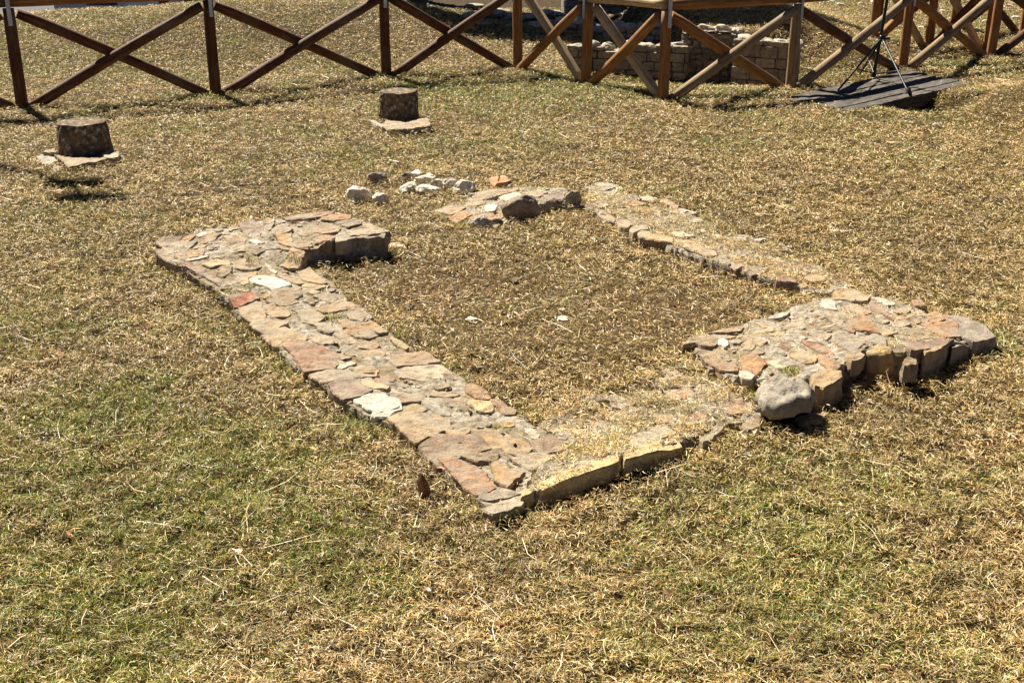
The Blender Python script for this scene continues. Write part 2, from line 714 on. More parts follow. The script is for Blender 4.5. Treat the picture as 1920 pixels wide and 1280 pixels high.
# --- left wall with the crazy paving -------------------------------------------------
A = wall('left', 'low wall of exposed crazy-paved flagstones running from the raised block to the near corner',
         [(290, 468), (345, 440), (450, 416), (570, 402), (655, 402), (724, 432), (724, 440), (640, 445), (562, 466), (552, 484), (600, 508),
          (650, 556), (690, 588), (728, 620), (772, 650), (832, 682), (882, 720), (915, 745), (965, 770), (1010, 800), (1065, 832),
          (1000, 880), (985, 935), (915, 956), (880, 920), (832, 880), (782, 822), (650, 757), (580, 702), (482, 622), (430, 566), (414, 548), (340, 500)],
         [(295, 468, .07), (420, 540, .07), (470, 430, .10), (560, 425, .13), (690, 420, .15), (600, 405, .14), (640, 445, .145), (720, 440, .145),
          (560, 462, .115), (500, 500, .06), (590, 515, .04), (480, 600, .05), (640, 590, .035), (650, 730, .055), (800, 655, .025), (720, 790, .05),
          (940, 760, .02), (820, 850, .04), (900, 940, .035), (1000, 920, .045), (1050, 830, .025), (860, 760, .03)], .10)
Z1, Z2, Z3 = ((280, 380), 4), ((420, 540), 4), ((620, 700), 4)
LEFT = [
    (Z1, [(60, 285), (110, 265), (230, 255), (205, 290), (110, 325), (65, 300)], 'P', .004),
    (Z1, [(210, 300), (260, 255), (340, 245), (310, 275), (250, 305)], 'OR', .006),
    (Z1, [(120, 335), (200, 305), (330, 300), (260, 350), (150, 370)], 'GT', .0),
    (Z1, [(350, 240), (430, 215), (440, 230), (375, 252)], 'W', .004),
    (Z1, [(385, 270), (440, 240), (515, 240), (480, 275), (400, 298)], 'RO', .006),
    (Z1, [(580, 250), (640, 238), (715, 260), (700, 285), (600, 285)], 'RT', .004),
    (Z1, [(745, 280), (790, 265), (870, 300), (820, 312), (765, 300)], 'W', .010),
    (Z1, [(690, 165), (780, 150), (870, 190), (800, 235), (720, 215)], 'P', .006),
    (Z1, [(840, 165), (930, 150), (900, 205), (860, 190)], 'GP', .008),
    (Z1, [(860, 130), (890, 112), (930, 130), (920, 150), (860, 155)], 'T', .008),
    (Z1, [(1030, 105), (1150, 85), (1340, 65), (1355, 75), (1260, 110), (1100, 125)], 'RP', .010),
    (Z1, [(1310, 105), (1400, 80), (1500, 90), (1490, 120), (1380, 130), (1310, 125)], 'RO', .008),
    (Z1, [(1450, 165), (1570, 132), (1580, 155), (1500, 180)], 'P', .018),
    (Z1, [(960, 230), (1050, 215), (1060, 280), (1030, 310), (980, 290)], 'OT', .004),
    (Z1, [(930, 215), (970, 165), (1060, 200), (1040, 215), (950, 235)], 'PG', .010),
    (Z1, [(1120, 230), (1215, 205), (1225, 225), (1160, 245)], 'OT', .006),
    (Z1, [(1240, 190), (1330, 160), (1420, 190), (1400, 220), (1300, 230), (1250, 215)], 'TP', .004),
    (Z1, [(1240, 270), (1320, 245), (1380, 255), (1350, 280), (1280, 290)], 'RT', .004),
    (Z1, [(1400, 250), (1440, 220), (1500, 260), (1460, 280), (1410, 285)], 'GT', .006),
    (Z1, [(1500, 200), (1640, 160), (1770, 215), (1700, 232), (1540, 238)], 'TG', .004),
    (Z1, [(1050, 320), (1110, 290), (1200, 290), (1210, 320), (1120, 335)], 'TP', .004),
    (Z1, [(205, 400), (300, 360), (400, 365), (380, 395), (250, 418)], 'RO', .006),
    (Z1, [(275, 425), (395, 393), (450, 390), (420, 412), (300, 434)], 'WT', .004),
    (Z1, [(410, 450), (500, 420), (600, 435), (590, 460), (470, 480)], 'T', .010),
    (Z1, [(640, 450), (700, 425), (790, 430), (820, 480), (760, 500), (660, 480)], 'TP', .008),
    (Z1, [(500, 510), (545, 475), (610, 480), (600, 520), (555, 550), (520, 540)], 'TB', .012),
    (Z1, [(735, 320), (790, 312), (830, 335), (800, 350), (740, 340)], 'R', .006),
    (Z1, [(745, 350), (820, 355), (855, 385), (800, 395), (760, 375)], 'P', .004),
    (Z1, [(860, 360), (900, 350), (975, 390), (940, 395), (880, 380)], 'G', .006),
    (Z1, [(960, 370), (1010, 355), (1075, 395), (1040, 410), (980, 395)], 'T', .008),
    (Z1, [(1020, 465), (1070, 425), (1160, 460), (1110, 490), (1060, 480)], 'TO', .020),
    (Z1, [(850, 445), (870, 440), (960, 510), (945, 530), (880, 490)], 'WT', .006),
    (Z1, [(740, 530), (800, 515), (805, 550), (755, 555)], 'TO', .006),
    (Z1, [(750, 575), (830, 540), (960, 555), (1055, 600), (1045, 620), (920, 655), (870, 620), (780, 600)], 'W', .012),
    (Z1, [(655, 560), (735, 555), (745, 600), (710, 615), (660, 580)], 'T', .006),
    (Z1, [(970, 548), (1030, 535), (1150, 598), (1110, 606), (1040, 585)], 'TO', .006),
    (Z1, [(1125, 530), (1210, 505), (1310, 590), (1270, 600), (1160, 575)], 'TO', .012),
    (Z1, [(1160, 612), (1260, 603), (1330, 620), (1250, 640), (1170, 630)], 'T', .004),
    (Z1, [(930, 670), (1000, 640), (1100, 650), (1120, 690), (1030, 720), (950, 700)], 'PT', .008),
    (Z1, [(1110, 642), (1190, 636), (1270, 670), (1240, 685), (1150, 665)], 'T', .006),
    (Z1, [(1240, 692), (1330, 672), (1400, 710), (1360, 740), (1290, 720)], 'TP', .014),
    (Z1, [(620, 705), (750, 675), (800, 715), (690, 760), (650, 770)], 'V', .016),
    (Z1, [(680, 775), (760, 735), (830, 762), (860, 850), (770, 880), (710, 840)], 'T', .008),
    (Z1, [(900, 730), (990, 705), (1100, 745), (1020, 760), (940, 755)], 'OT', .008),
    (Z1, [(850, 790), (920, 770), (1040, 825), (1010, 850), (930, 845)], 'OT', .008),
    (Z1, [(1120, 812), (1230, 805), (1310, 850), (1230, 895), (1160, 880)], 'TG', .010),
    (Z1, [(1280, 800), (1430, 735), (1540, 775), (1440, 800), (1330, 815)], 'TR', .014),
    (Z1, [(1490, 825), (1560, 788), (1650, 850), (1600, 880), (1520, 860)], 'PT', .014),
    (Z2, [(215, 270), (250, 235), (430, 245), (450, 265), (330, 330), (270, 310)], 'TO', .012),
    (Z2, [(325, 365), (380, 325), (460, 312), (595, 365), (560, 400), (470, 440), (390, 420)], 'T', .014),
    (Z2, [(690, 270), (790, 260), (815, 320), (780, 332), (720, 310)], 'GT', .008),
    (Z2, [(900, 320), (1000, 280), (1140, 322), (1150, 345), (1080, 370), (960, 345)], 'OR', .008),
    (Z2, [(1040, 265), (1110, 255), (1215, 320), (1160, 338), (1080, 300)], 'OT', .008),
    (Z2, [(860, 232), (940, 245), (990, 275), (900, 300)], 'TO', .004),
    (Z2, [(660, 365), (740, 350), (840, 375), (840, 410), (740, 420), (690, 395)], 'TG', .006),
    (Z2, [(845, 345), (920, 345), (1000, 400), (920, 405), (855, 375)], 'TG', .006),
    (Z2, [(490, 455), (600, 420), (720, 445), (830, 510), (850, 535), (790, 580), (700, 590), (620, 600), (560, 510)], 'RP', .012),
    (Z2, [(770, 470), (860, 490), (940, 520), (880, 530), (810, 505)], 'RT', .008),
    (Z2, [(840, 585), (880, 560), (980, 545), (1000, 560), (930, 580), (890, 600)], 'WT', .012),
    (Z2, [(950, 592), (1050, 577), (1150, 605), (1130, 635), (1000, 625)], 'OT', .008),
    (Z2, [(680, 645), (800, 612), (940, 628), (1100, 660), (940, 670), (840, 680), (770, 698)], 'TG', .008),
    (Z2, [(1010, 420), (1120, 400), (1160, 435), (1120, 452), (1020, 450)], 'TR', .006),
    (Z2, [(1040, 475), (1180, 460), (1190, 500), (1100, 520), (1050, 505)], 'TR', .006),
    (Z2, [(1240, 375), (1270, 365), (1395, 435), (1360, 455), (1290, 420)], 'Y', .014),
    (Z2, [(1270, 530), (1340, 490), (1500, 480), (1590, 550), (1430, 570), (1310, 585)], 'RT', .012),
    (Z2, [(1320, 620), (1420, 595), (1600, 585), (1680, 650), (1500, 680), (1350, 660)], 'TW', .004),
    (Z2, [(805, 720), (880, 685), (990, 680), (1030, 735), (1090, 760), (1000, 800), (900, 830), (840, 780)], 'P', .016),
    (Z2, [(1010, 705), (1080, 690), (1240, 740), (1220, 765), (1120, 755), (1055, 730)], 'YW', .020),
    (Z2, [(1130, 680), (1200, 642), (1280, 670), (1270, 695), (1170, 700)], 'RP', .006),
    (Z2, [(970, 832), (1030, 795), (1200, 790), (1330, 850), (1300, 900), (1150, 935), (1060, 900)], 'W', .016),
    (Z3, [(310, 292), (400, 240), (520, 230), (540, 260), (440, 318), (330, 322)], 'W', .010),
    (Z3, [(470, 160), (560, 140), (700, 165), (660, 200), (560, 215), (490, 190)], 'PT', .008),
    (Z3, [(560, 240), (640, 225), (710, 265), (650, 290), (580, 280)], 'OY', .012),
    (Z3, [(690, 195), (825, 195), (880, 300), (800, 290), (730, 245)], 'GW', .006),
    (Z3, [(835, 190), (1000, 180), (1030, 215), (960, 245), (860, 230)], 'TP', .006),
    (Z3, [(1020, 212), (1110, 200), (1205, 210), (1235, 265), (1190, 290), (1090, 275)], 'YW', .014),
    (Z3, [(1215, 215), (1260, 200), (1385, 270), (1370, 295), (1300, 295)], 'TR', .012),
    (Z3, [(1020, 110), (1060, 70), (1175, 125), (1170, 150), (1200, 180), (1090, 180)], 'RO', .016),
    (Z3, [(760, 165), (800, 135), (950, 160), (900, 175)], 'OT', .010),
    (Z3, [(780, 90), (880, 80), (890, 100), (810, 115)], 'RO', .008),
    (Z3, [(470, 330), (560, 300), (720, 305), (850, 340), (860, 390), (740, 450), (640, 495), (560, 420)], 'T', .014),
    (Z3, [(690, 510), (760, 470), (930, 478), (1060, 470), (1150, 560), (1010, 590), (880, 640), (830, 670), (740, 590)], 'PT', .010),
    (Z3, [(850, 408), (940, 390), (1040, 415), (1010, 445), (930, 462)], 'OT', .014),
    (Z3, [(990, 612), (1080, 587), (1240, 605), (1220, 640), (1110, 650)], 'PT', .012),
    (Z3, [(835, 658), (960, 670), (1110, 730), (1200, 830), (1080, 885), (1000, 830), (900, 720)], 'VO', .018),
    (Z3, [(1215, 690), (1260, 655), (1340, 720), (1430, 740), (1320, 830), (1250, 790)], 'OT', .010),
    (Z3, [(1090, 440), (1280, 440), (1450, 520), (1490, 540), (1420, 600), (1250, 560), (1160, 520)], 'TO', .006),
    (Z3, [(1250, 370), (1350, 355), (1400, 390), (1300, 405)], 'YT', .008),
    (Z3, [(1440, 390), (1570, 440), (1560, 500), (1480, 470)], 'WT', .006),
    (Z3, [(1540, 500), (1700, 470), (1800, 500), (1750, 560), (1600, 590), (1545, 560)], 'PT', .006),
    (Z3, [(1380, 640), (1500, 605), (1660, 620), (1510, 710), (1470, 690)], 'T', .008),
    (Z3, [(1110, 890), (1190, 850), (1280, 860), (1400, 890), (1300, 928), (1150, 945)], 'GT', .004),
    (Z3, [(1170, 1005), (1280, 960), (1400, 922), (1420, 980), (1240, 1045)], 'TW', .010),
]
for (zo, pts, code, lift) in LEFT:
    trace(A, zo[0], zo[1], pts, code, lift, depth=.07)
# stones in the shaded inner end of the raised block and along the outer foot
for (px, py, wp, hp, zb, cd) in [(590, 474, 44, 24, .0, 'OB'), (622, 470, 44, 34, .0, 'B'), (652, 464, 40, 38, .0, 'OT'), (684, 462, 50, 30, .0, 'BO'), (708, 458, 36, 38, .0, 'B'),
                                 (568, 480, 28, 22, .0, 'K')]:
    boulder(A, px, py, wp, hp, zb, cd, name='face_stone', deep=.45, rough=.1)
for pts, cd, lf in [([(288, 470), (306, 468), (338, 488), (330, 496), (296, 480)], 'TP', -.004),
                    ([(338, 489), (372, 497), (420, 524), (412, 536), (372, 512), (342, 500)], 'PR', .006)]:
    trace(A, (0, 0), 1, pts, cd, lf, depth=.07, name='edge_stone', bumpz=.01)
fill(A, 26, (.045, .07), ['T', 'OT', 'TP', 'GT', 'T'])
fill(A, 130, (.022, .042), ['T', 'G', 'OT', 'RT', 'TP', 'GT', 'T'])
fill(A, 150, (.011, .022), ['T', 'G', 'W', 'OT', 'RT', 'P', 'GT'])

# --- near front wall, overgrown ----------------------------------------------------
B = wall('front', 'overgrown low front wall with a straight tan kerb edge in shadow',
         [(982, 928), (1078, 888), (1160, 856), (1200, 842), (1278, 829), (1340, 802), (1428, 782), (1400, 745), (1330, 700), (1290, 672), (1180, 715),
          (1080, 752), (1005, 790), (1065, 832), (1005, 880)],
         [(980, 938, .055), (1100, 892, .075), (1200, 852, .07), (1283, 836, .055), (1345, 806, .03), (1425, 780, .025), (1290, 680, .012), (1180, 720, .008), (1080, 755, .008),
          (1005, 795, .02), (1250, 780, .03), (1065, 835, .035), (1400, 750, .03)], .95)
for pts, cd, lf in [([(974, 934), (1000, 924), (1002, 908), (980, 914)], 'Q', .004), ([(1004, 922), (1080, 894), (1164, 864), (1160, 848), (1078, 876), (1003, 906)], 'Q', .0),
                    ([(1170, 863), (1212, 850), (1283, 836), (1268, 820), (1205, 832), (1168, 846)], 'Q', .0),
                    ([(1310, 820), (1345, 798), (1360, 800), (1336, 822), (1318, 828)], 'TW', .004), ([(1388, 796), (1418, 776), (1430, 778), (1426, 800), (1402, 806)], 'TB', .010)]:
    trace(B, (0, 0), 1, pts, cd, lf, depth=.16, name='kerb_stone', bumpz=.005, tilt=.0, bare=False, rough=.002)
for pts, cd, lf in [([(1250, 735), (1290, 728), (1300, 742), (1262, 748)], 'RT', .002), ([(1285, 780), (1318, 770), (1325, 785), (1300, 792)], 'RT', .004),
                    ([(1232, 778), (1258, 775), (1262, 790), (1240, 790)], 'TO', .003), ([(1360, 755), (1395, 752), (1400, 772), (1370, 775)], 'RT', .002),
                    ([(1400, 785), (1425, 770), (1424, 782), (1400, 795)], 'GT', .006), ([(1180, 820), (1240, 800), (1260, 812), (1200, 835)], 'TW', .003)]:
    trace(B, (0, 0), 1, pts, cd, lf, depth=.03)
fill(B, 60, (.012, .03), ['T', 'RT', 'OT', 'W', 'G'], lift=.002)

# --- right corner ------------------------------------------------------------------
Cw = wall('corner', 'broad broken corner of rusty flagstones with ochre blocks along its shaded front',
          [(1290, 644), (1330, 626), (1390, 606), (1450, 588), (1540, 556), (1605, 541), (1700, 566), (1790, 602), (1845, 628), (1835, 634), (1785, 640), (1745, 640),
           (1706, 656), (1668, 656), (1625, 652), (1600, 668), (1562, 690), (1505, 708), (1430, 708), (1388, 708), (1330, 690), (1320, 668)],
          [(1295, 644, .045), (1380, 610, .035), (1450, 590, .04), (1540, 560, .05), (1605, 545, .05), (1700, 570, .07), (1790, 605, .09), (1850, 632, .08), (1780, 650, .12),
           (1700, 660, .14), (1650, 650, .14), (1580, 690, .12), (1520, 715, .10), (1440, 712, .06), (1400, 700, .055), (1330, 685, .055), (1500, 640, .085), (1600, 610, .09)], .22)
Z5, Z6 = ((1280, 530), 5.12), ((1540, 530), 5.12)
RIGHT = [
    (Z5, [(35, 590), (90, 535), (190, 512), (310, 520), (300, 590), (200, 600), (130, 575)], 'TB', .016),
    (Z5, [(330, 535), (400, 530), (450, 590), (410, 620), (340, 580)], 'W', .012),
    (Z5, [(300, 470), (400, 438), (560, 430), (540, 460), (420, 472)], 'RT', .004),
    (Z5, [(660, 510), (740, 510), (800, 560), (740, 595), (690, 560)], 'RO', .008),
    (Z5, [(570, 590), (650, 548), (690, 610), (660, 640), (590, 630)], 'OT', .006),
    (Z5, [(925, 580), (990, 560), (1060, 610), (1000, 635), (940, 610)], 'RP', .010),
    (Z5, [(1040, 670), (1130, 635), (1260, 700), (1260, 740), (1160, 760), (1080, 710)], 'OT', .006),
    (Z5, [(190, 690), (260, 690), (500, 790), (500, 830), (370, 830), (240, 760)], 'RO', .014),
    (Z5, [(570, 720), (690, 700), (780, 770), (700, 860), (600, 800)], 'OR', .006),
    (Z5, [(800, 760), (860, 745), (990, 800), (970, 830), (880, 800)], 'WY', .014),
    (Z5, [(520, 840), (600, 830), (700, 890), (660, 930), (570, 910)], 'WT', .006),
    (Z5, [(1165, 565), (1270, 580), (1350, 610), (1420, 670), (1330, 660), (1230, 610)], 'RV', .010),
    (Z5, [(1290, 700), (1380, 700), (1500, 800), (1420, 830), (1330, 770)], 'RO', .008),
    (Z5, [(810, 330), (920, 290), (1030, 270), (1000, 320), (880, 345)], 'WG', .006),
    (Z6, [(1000, 400), (1100, 390), (1265, 390), (1285, 500), (1180, 510), (1080, 450)], 'RO', .014),
    (Z6, [(1210, 335), (1380, 340), (1540, 420), (1610, 500), (1440, 540), (1310, 480), (1290, 400)], 'GP', .006),
    (Z6, [(1020, 300), (1090, 270), (1200, 335), (1060, 380)], 'RO', .008),
    (Z6, [(480, 190), (560, 190), (660, 330), (600, 300), (500, 260)], 'RP', .014),
    (Z6, [(480, 150), (540, 140), (720, 200), (640, 218)], 'WG', .008),
    (Z6, [(570, 460), (660, 450), (690, 490), (640, 500)], 'O', .016),
    (Z6, [(430, 530), (500, 490), (600, 520), (610, 590), (500, 570)], 'GB', .010),
    (Z6, [(145, 150), (170, 80), (290, 75), (420, 130), (410, 165), (290, 160)], 'TO', .010),
    (Z6, [(0, 160), (130, 180), (150, 260), (60, 250), (0, 210)], 'W', .010),
    (Z6, [(290, 370), (400, 320), (560, 470), (420, 440), (320, 430)], 'RO', .008),
    (Z6, [(70, 340), (130, 345), (300, 430), (290, 460), (180, 420)], 'RT', .012),
    (Z6, [(830, 570), (960, 580), (1180, 540), (1230, 530), (1180, 590), (1060, 620), (960, 640), (890, 640)], 'PR', .012),
    (Z6, [(700, 375), (800, 350), (850, 390), (760, 420)], 'TG', .006), (Z6, [(240, 230), (340, 220), (460, 280), (350, 290)], 'OR', .006),
    (Z6, [(160, 490), (280, 470), (400, 560), (290, 640), (180, 600)], 'PG', .003),
    (Z6, [(880, 160), (960, 170), (1000, 220), (900, 210)], 'RT', .006),
]
for (zo, pts, code, lift) in RIGHT:
    trace(Cw, zo[0], zo[1], pts, code, lift, depth=.06)
# squared blocks whose shaded faces show along the front
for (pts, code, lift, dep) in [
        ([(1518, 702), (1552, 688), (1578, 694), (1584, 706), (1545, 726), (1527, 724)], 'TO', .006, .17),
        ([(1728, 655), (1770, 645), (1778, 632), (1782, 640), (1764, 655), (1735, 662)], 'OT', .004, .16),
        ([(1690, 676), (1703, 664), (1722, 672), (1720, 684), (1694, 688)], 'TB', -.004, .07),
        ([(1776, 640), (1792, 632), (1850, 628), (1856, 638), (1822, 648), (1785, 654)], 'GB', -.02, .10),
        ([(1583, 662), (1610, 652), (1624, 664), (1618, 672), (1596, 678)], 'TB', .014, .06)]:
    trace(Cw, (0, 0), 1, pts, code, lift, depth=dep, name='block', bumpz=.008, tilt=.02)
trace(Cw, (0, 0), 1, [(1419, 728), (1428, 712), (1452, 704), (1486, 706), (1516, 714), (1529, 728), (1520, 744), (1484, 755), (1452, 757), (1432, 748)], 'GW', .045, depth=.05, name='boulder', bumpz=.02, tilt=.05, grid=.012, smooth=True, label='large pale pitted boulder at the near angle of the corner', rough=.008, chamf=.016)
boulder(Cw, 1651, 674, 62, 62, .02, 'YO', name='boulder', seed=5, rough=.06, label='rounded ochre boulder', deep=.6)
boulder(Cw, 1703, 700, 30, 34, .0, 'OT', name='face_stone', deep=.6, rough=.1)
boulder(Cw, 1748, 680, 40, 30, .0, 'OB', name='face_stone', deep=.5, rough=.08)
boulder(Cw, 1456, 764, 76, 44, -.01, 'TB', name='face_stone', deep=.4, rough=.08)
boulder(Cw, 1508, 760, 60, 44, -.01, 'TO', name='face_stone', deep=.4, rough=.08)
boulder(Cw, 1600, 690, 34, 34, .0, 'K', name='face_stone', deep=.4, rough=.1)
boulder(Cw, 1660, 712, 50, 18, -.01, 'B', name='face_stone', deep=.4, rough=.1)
fill(Cw, 22, (.04, .06), ['T', 'OT', 'TP', 'GT', 'RT'])
fill(Cw, 90, (.02, .04), ['T', 'G', 'RT', 'RO', 'P', 'GT', 'OT'], lift=.003)
fill(Cw, 120, (.01, .02), ['T', 'G', 'RT', 'W', 'P', 'GT', 'OT'], lift=.003)

# --- back right wall ----------------------------------------------------------------
D = wall('back', 'half-buried rear wall marked by a line of tan kerb stones along its inner edge',
         [(1095, 384), (1128, 402), (1190, 432), (1262, 462), (1350, 494), (1420, 518), (1500, 538), (1552, 552), (1600, 535), (1490, 476), (1380, 432), (1250, 388), (1160, 350), (1110, 346)],
         [(1095, 384, .055), (1190, 432, .06), (1262, 462, .065), (1350, 494, .065), (1420, 518, .06), (1552, 552, .045), (1600, 535, .02), (1490, 476, .006), (1380, 432, .006),
          (1250, 388, .01), (1150, 352, .015), (1400, 475, .04), (1250, 425, .04)], .95)
Z8 = ((1000, 320), 3.43)
for pts, cd, lf, dp in [
        ([(405, 270), (440, 258), (530, 300), (525, 330), (470, 315)], 'T', .002, .06),
        ([(530, 312), (575, 300), (630, 318), (638, 350), (600, 372), (550, 355)], 'T', .006, .08),
        ([(615, 375), (650, 348), (740, 350), (742, 378), (670, 388), (640, 402)], 'TW', .008, .09),
        ([(665, 398), (700, 380), (900, 428), (905, 455), (890, 462), (680, 425)], 'TO', .010, .10),
        ([(908, 462), (930, 440), (1000, 445), (1060, 468), (1180, 520), (1190, 545), (1150, 556), (1000, 500)], 'T', .010, .10),
        ([(1182, 548), (1230, 540), (1270, 590), (1255, 608), (1180, 575)], 'TG', .006, .09),
        ([(1260, 610), (1340, 588), (1362, 612), (1300, 636)], 'RT', .006, .09),
        ([(1375, 652), (1440, 620), (1520, 622), (1490, 655), (1400, 675)], 'P', .006, .07),
        ([(1555, 692), (1590, 668), (1702, 700), (1696, 722), (1580, 708)], 'RV', .012, .09),
        ([(1704, 735), (1730, 712), (1765, 716), (1768, 750), (1720, 752)], 'T', .0, .07)]:
    trace(D, Z8[0], Z8[1], pts, cd, lf, depth=dp, name='kerb_stone', tilt=.02, rough=.003)
for pts, cd in [([(350, 105), (430, 80), (530, 100), (440, 125)], 'GW'), ([(440, 132), (530, 140), (500, 158)], 'G'), ([(520, 100), (545, 94), (592, 114), (540, 120)], 'W'),
                ([(680, 170), (740, 158), (800, 175), (770, 195), (700, 190)], 'WT'), ([(820, 192), (860, 188), (925, 222), (905, 240)], 'RT'),
                ([(850, 250), (940, 240), (1030, 268), (980, 282)], 'GW'), ([(560, 195), (640, 180), (720, 210), (640, 225)], 'RT'),
                ([(1050, 380), (1100, 370), (1110, 392), (1060, 400)], 'WG'), ([(1280, 425), (1340, 425), (1385, 448), (1310, 448)], 'WG'),
                ([(1420, 440), (1470, 430), (1495, 442), (1450, 452)], 'WG'), ([(1000, 300), (1060, 300), (1080, 325), (1020, 330)], 'GT'),
                ([(870, 395), (960, 390), (1040, 420), (930, 425)], 'WT'), ([(1600, 485), (1660, 480), (1670, 505), (1610, 510)], 'WG'),
                ([(410, 200), (460, 190), (480, 220), (430, 230)], 'GT'), ([(1750, 640), (1830, 630), (1830, 650), (1760, 655)], 'TW')]:
    trace(D, Z8[0], Z8[1], pts, cd, .006, depth=.03)
# round stub at the end of the kerb line
x, y = P(1530, 548, .0)
V, Fc = [], []
sd = 3.3
for i, (z, r) in enumerate([(-.05, .045), (.02, .05), (.05, .058), (.066, .057), (.071, .05)]):
    for k in range(20):
        a = k * 2 * math.pi / 20
        rr = r * (1 + .12 * n3(math.cos(a), math.sin(a), z * 8 + sd, 1.6))
        V.append((x + rr * math.cos(a), y + .03 + rr * math.sin(a), z))
for i in range(4):
    for k in range(20):
        k2 = (k + 1) % 20
        Fc.append((i * 20 + k, i * 20 + k2, i * 20 + 20 + k2, i * 20 + 20 + k))
Fc.append(tuple(80 + k for k in range(20)))
o = mk('round_stone', V, Fc, 'field_stone', D['root'], col=colmix('OY'))
o['label'] = 'round ochre stub of stone ending the kerb line'
fill(D, 90, (.012, .032), ['T', 'G', 'W', 'RT', 'GT'], lift=.004)

# --- rear fragment with the big boulder ------------------------------------------------
E = wall('fragment', 'short rear wall fragment crowned by one big dark boulder',
         [(808, 396), (850, 378), (930, 352), (1000, 348), (1075, 354), (1088, 372), (1085, 386), (1000, 404), (930, 424), (895, 432), (868, 418), (830, 408)],
         [(808, 396, .012), (860, 380, .03), (930, 353, .04), (1075, 356, .05), (1085, 380, .045), (1000, 400, .03), (895, 425, .02), (840, 408, .018), (960, 375, .06)], .35)
Z4 = ((800, 330), 6)
for pts, cd, lf in [([(240, 450), (290, 432), (400, 402), (480, 440), (340, 505)], 'RO', .012), ([(100, 385), (230, 342), (400, 352), (270, 430)], 'TR', .006),
                    ([(640, 350), (700, 312), (800, 330), (760, 390), (650, 400)], 'W', .018), ([(810, 232), (1000, 182), (1080, 212), (900, 280)], 'WT', .012),
                    ([(590, 192), (720, 152), (980, 142), (950, 172), (760, 232), (600, 250)], 'PT', .010), ([(480, 270), (600, 260), (640, 300), (520, 330)], 'TG', .004),
                    ([(1100, 190), (1240, 150), (1340, 180), (1250, 230)], 'TG', .006), ([(500, 470), (660, 430), (830, 440), (780, 500), (600, 520)], 'TR', .004),
                    ([(1330, 220), (1500, 200), (1560, 250), (1400, 270)], 'PG', .006)]:
    trace(E, Z4[0], Z4[1], pts, cd, lf, depth=.05, rough=.004)
boulder(E, 973, 389, 70, 50, .01, 'PB', name='boulder', seed=21, label='big dark rounded boulder with a purple and rust face', deep=.62, rough=.12)
boulder(E, 899, 419, 44, 24, -.005, 'WG', name='face_stone', seed=4, deep=.7)
boulder(E, 1040, 388, 46, 26, .0, 'PB', name='face_stone', deep=.5)
boulder(E, 1071, 373, 34, 32, .02, 'GB', name='face_stone', seed=9, deep=.7)
boulder(E, 1015, 396, 34, 26, -.01, 'B', name='face_stone', deep=.5)
boulder(E, 930, 420, 30, 18, -.01, 'B', name='face_stone', deep=.5)
boulder(E, 1098, 390, 22, 10, .0, 'GT', name='face_stone', deep=.6)
fill(E, 45, (.014, .035), ['T', 'G', 'RT', 'P', 'GT'], lift=.004)


# ------------------------------------------------------------------ loose stones
def loose(px, py, wpx, hpx, code, label, name='loose_rock', cat='rock', group=None, seed=None, zoff=None, sub=3, flat=1.0, rough=.17, material='field_stone'):
    x, y, z = T(px, py + hpx * .42)
    if zoff is not None:
        x, y = P(px, py + hpx * .42, zoff)
        z = zoff
    dist = math.sqrt(x * x + y * y + (CAMH - z) ** 2)
    s = dist / F
    wx, hz = wpx * s / 2 * 1.08, hpx * s / 2
    V, Fc = rock_mesh((x, y + wx * .35, z + hz * .66 * flat), (wx * 1.12, wx * .85, hz * 1.15 * flat), seed, sub, rough=rough * 1.25, sharp=.9)
    o = mk(name, V, Fc, 'limestone' if code[0] in 'WQ' else material, None, origin=(x, y + wx * .35, z), col=colmix(code) * (1.4 if code[0] == 'W' else 1))
    return meta(o, label, cat, group)


G1 = 'loose limestone rocks behind the room'
for px, py, wp, hp, cd, sd, lb in [
        (672, 365, 40, 32, 'W', 1, 'blocky white limestone rock with a grey underside, leftmost of the loose pile'),
        (713, 375, 27, 25, 'W', 2, 'small pointed white rock between the blocky white rock and the wall fragment'),
        (708, 336, 34, 25, 'G', 3, 'dark grey pitted rock lying alone above the blocky white one'),
        (762, 333, 28, 21, 'GB', 4, 'dark grey rock at the left end of the white rock cluster'),
        (782, 328, 27, 19, 'W', 5, 'rounded white rock at the back of the cluster beside the dark grey one'),
        (800, 337, 42, 20, 'W', 6, 'long white rock with a shaded front in the middle of the cluster'),
        (769, 354, 34, 23, 'W', 7, 'white rock at the front left of the cluster'),
        (803, 357, 38, 24, 'W', 8, 'white rock at the front of the cluster with the darkest shadow below'),
        (816, 345, 28, 19, 'W', 9, 'small white rock perched right of the long one'),
        (845, 346, 28, 26, 'WG', 10, 'speckled off-white rock just left of the largest one'),
        (870, 353, 46, 32, 'W', 11, 'largest smooth white rock of the cluster, beside the terracotta shard')]:
    loose(px, py, wp, hp, cd, lb, group=G1, seed=sd)
G2 = 'small stones scattered on the dry grass'
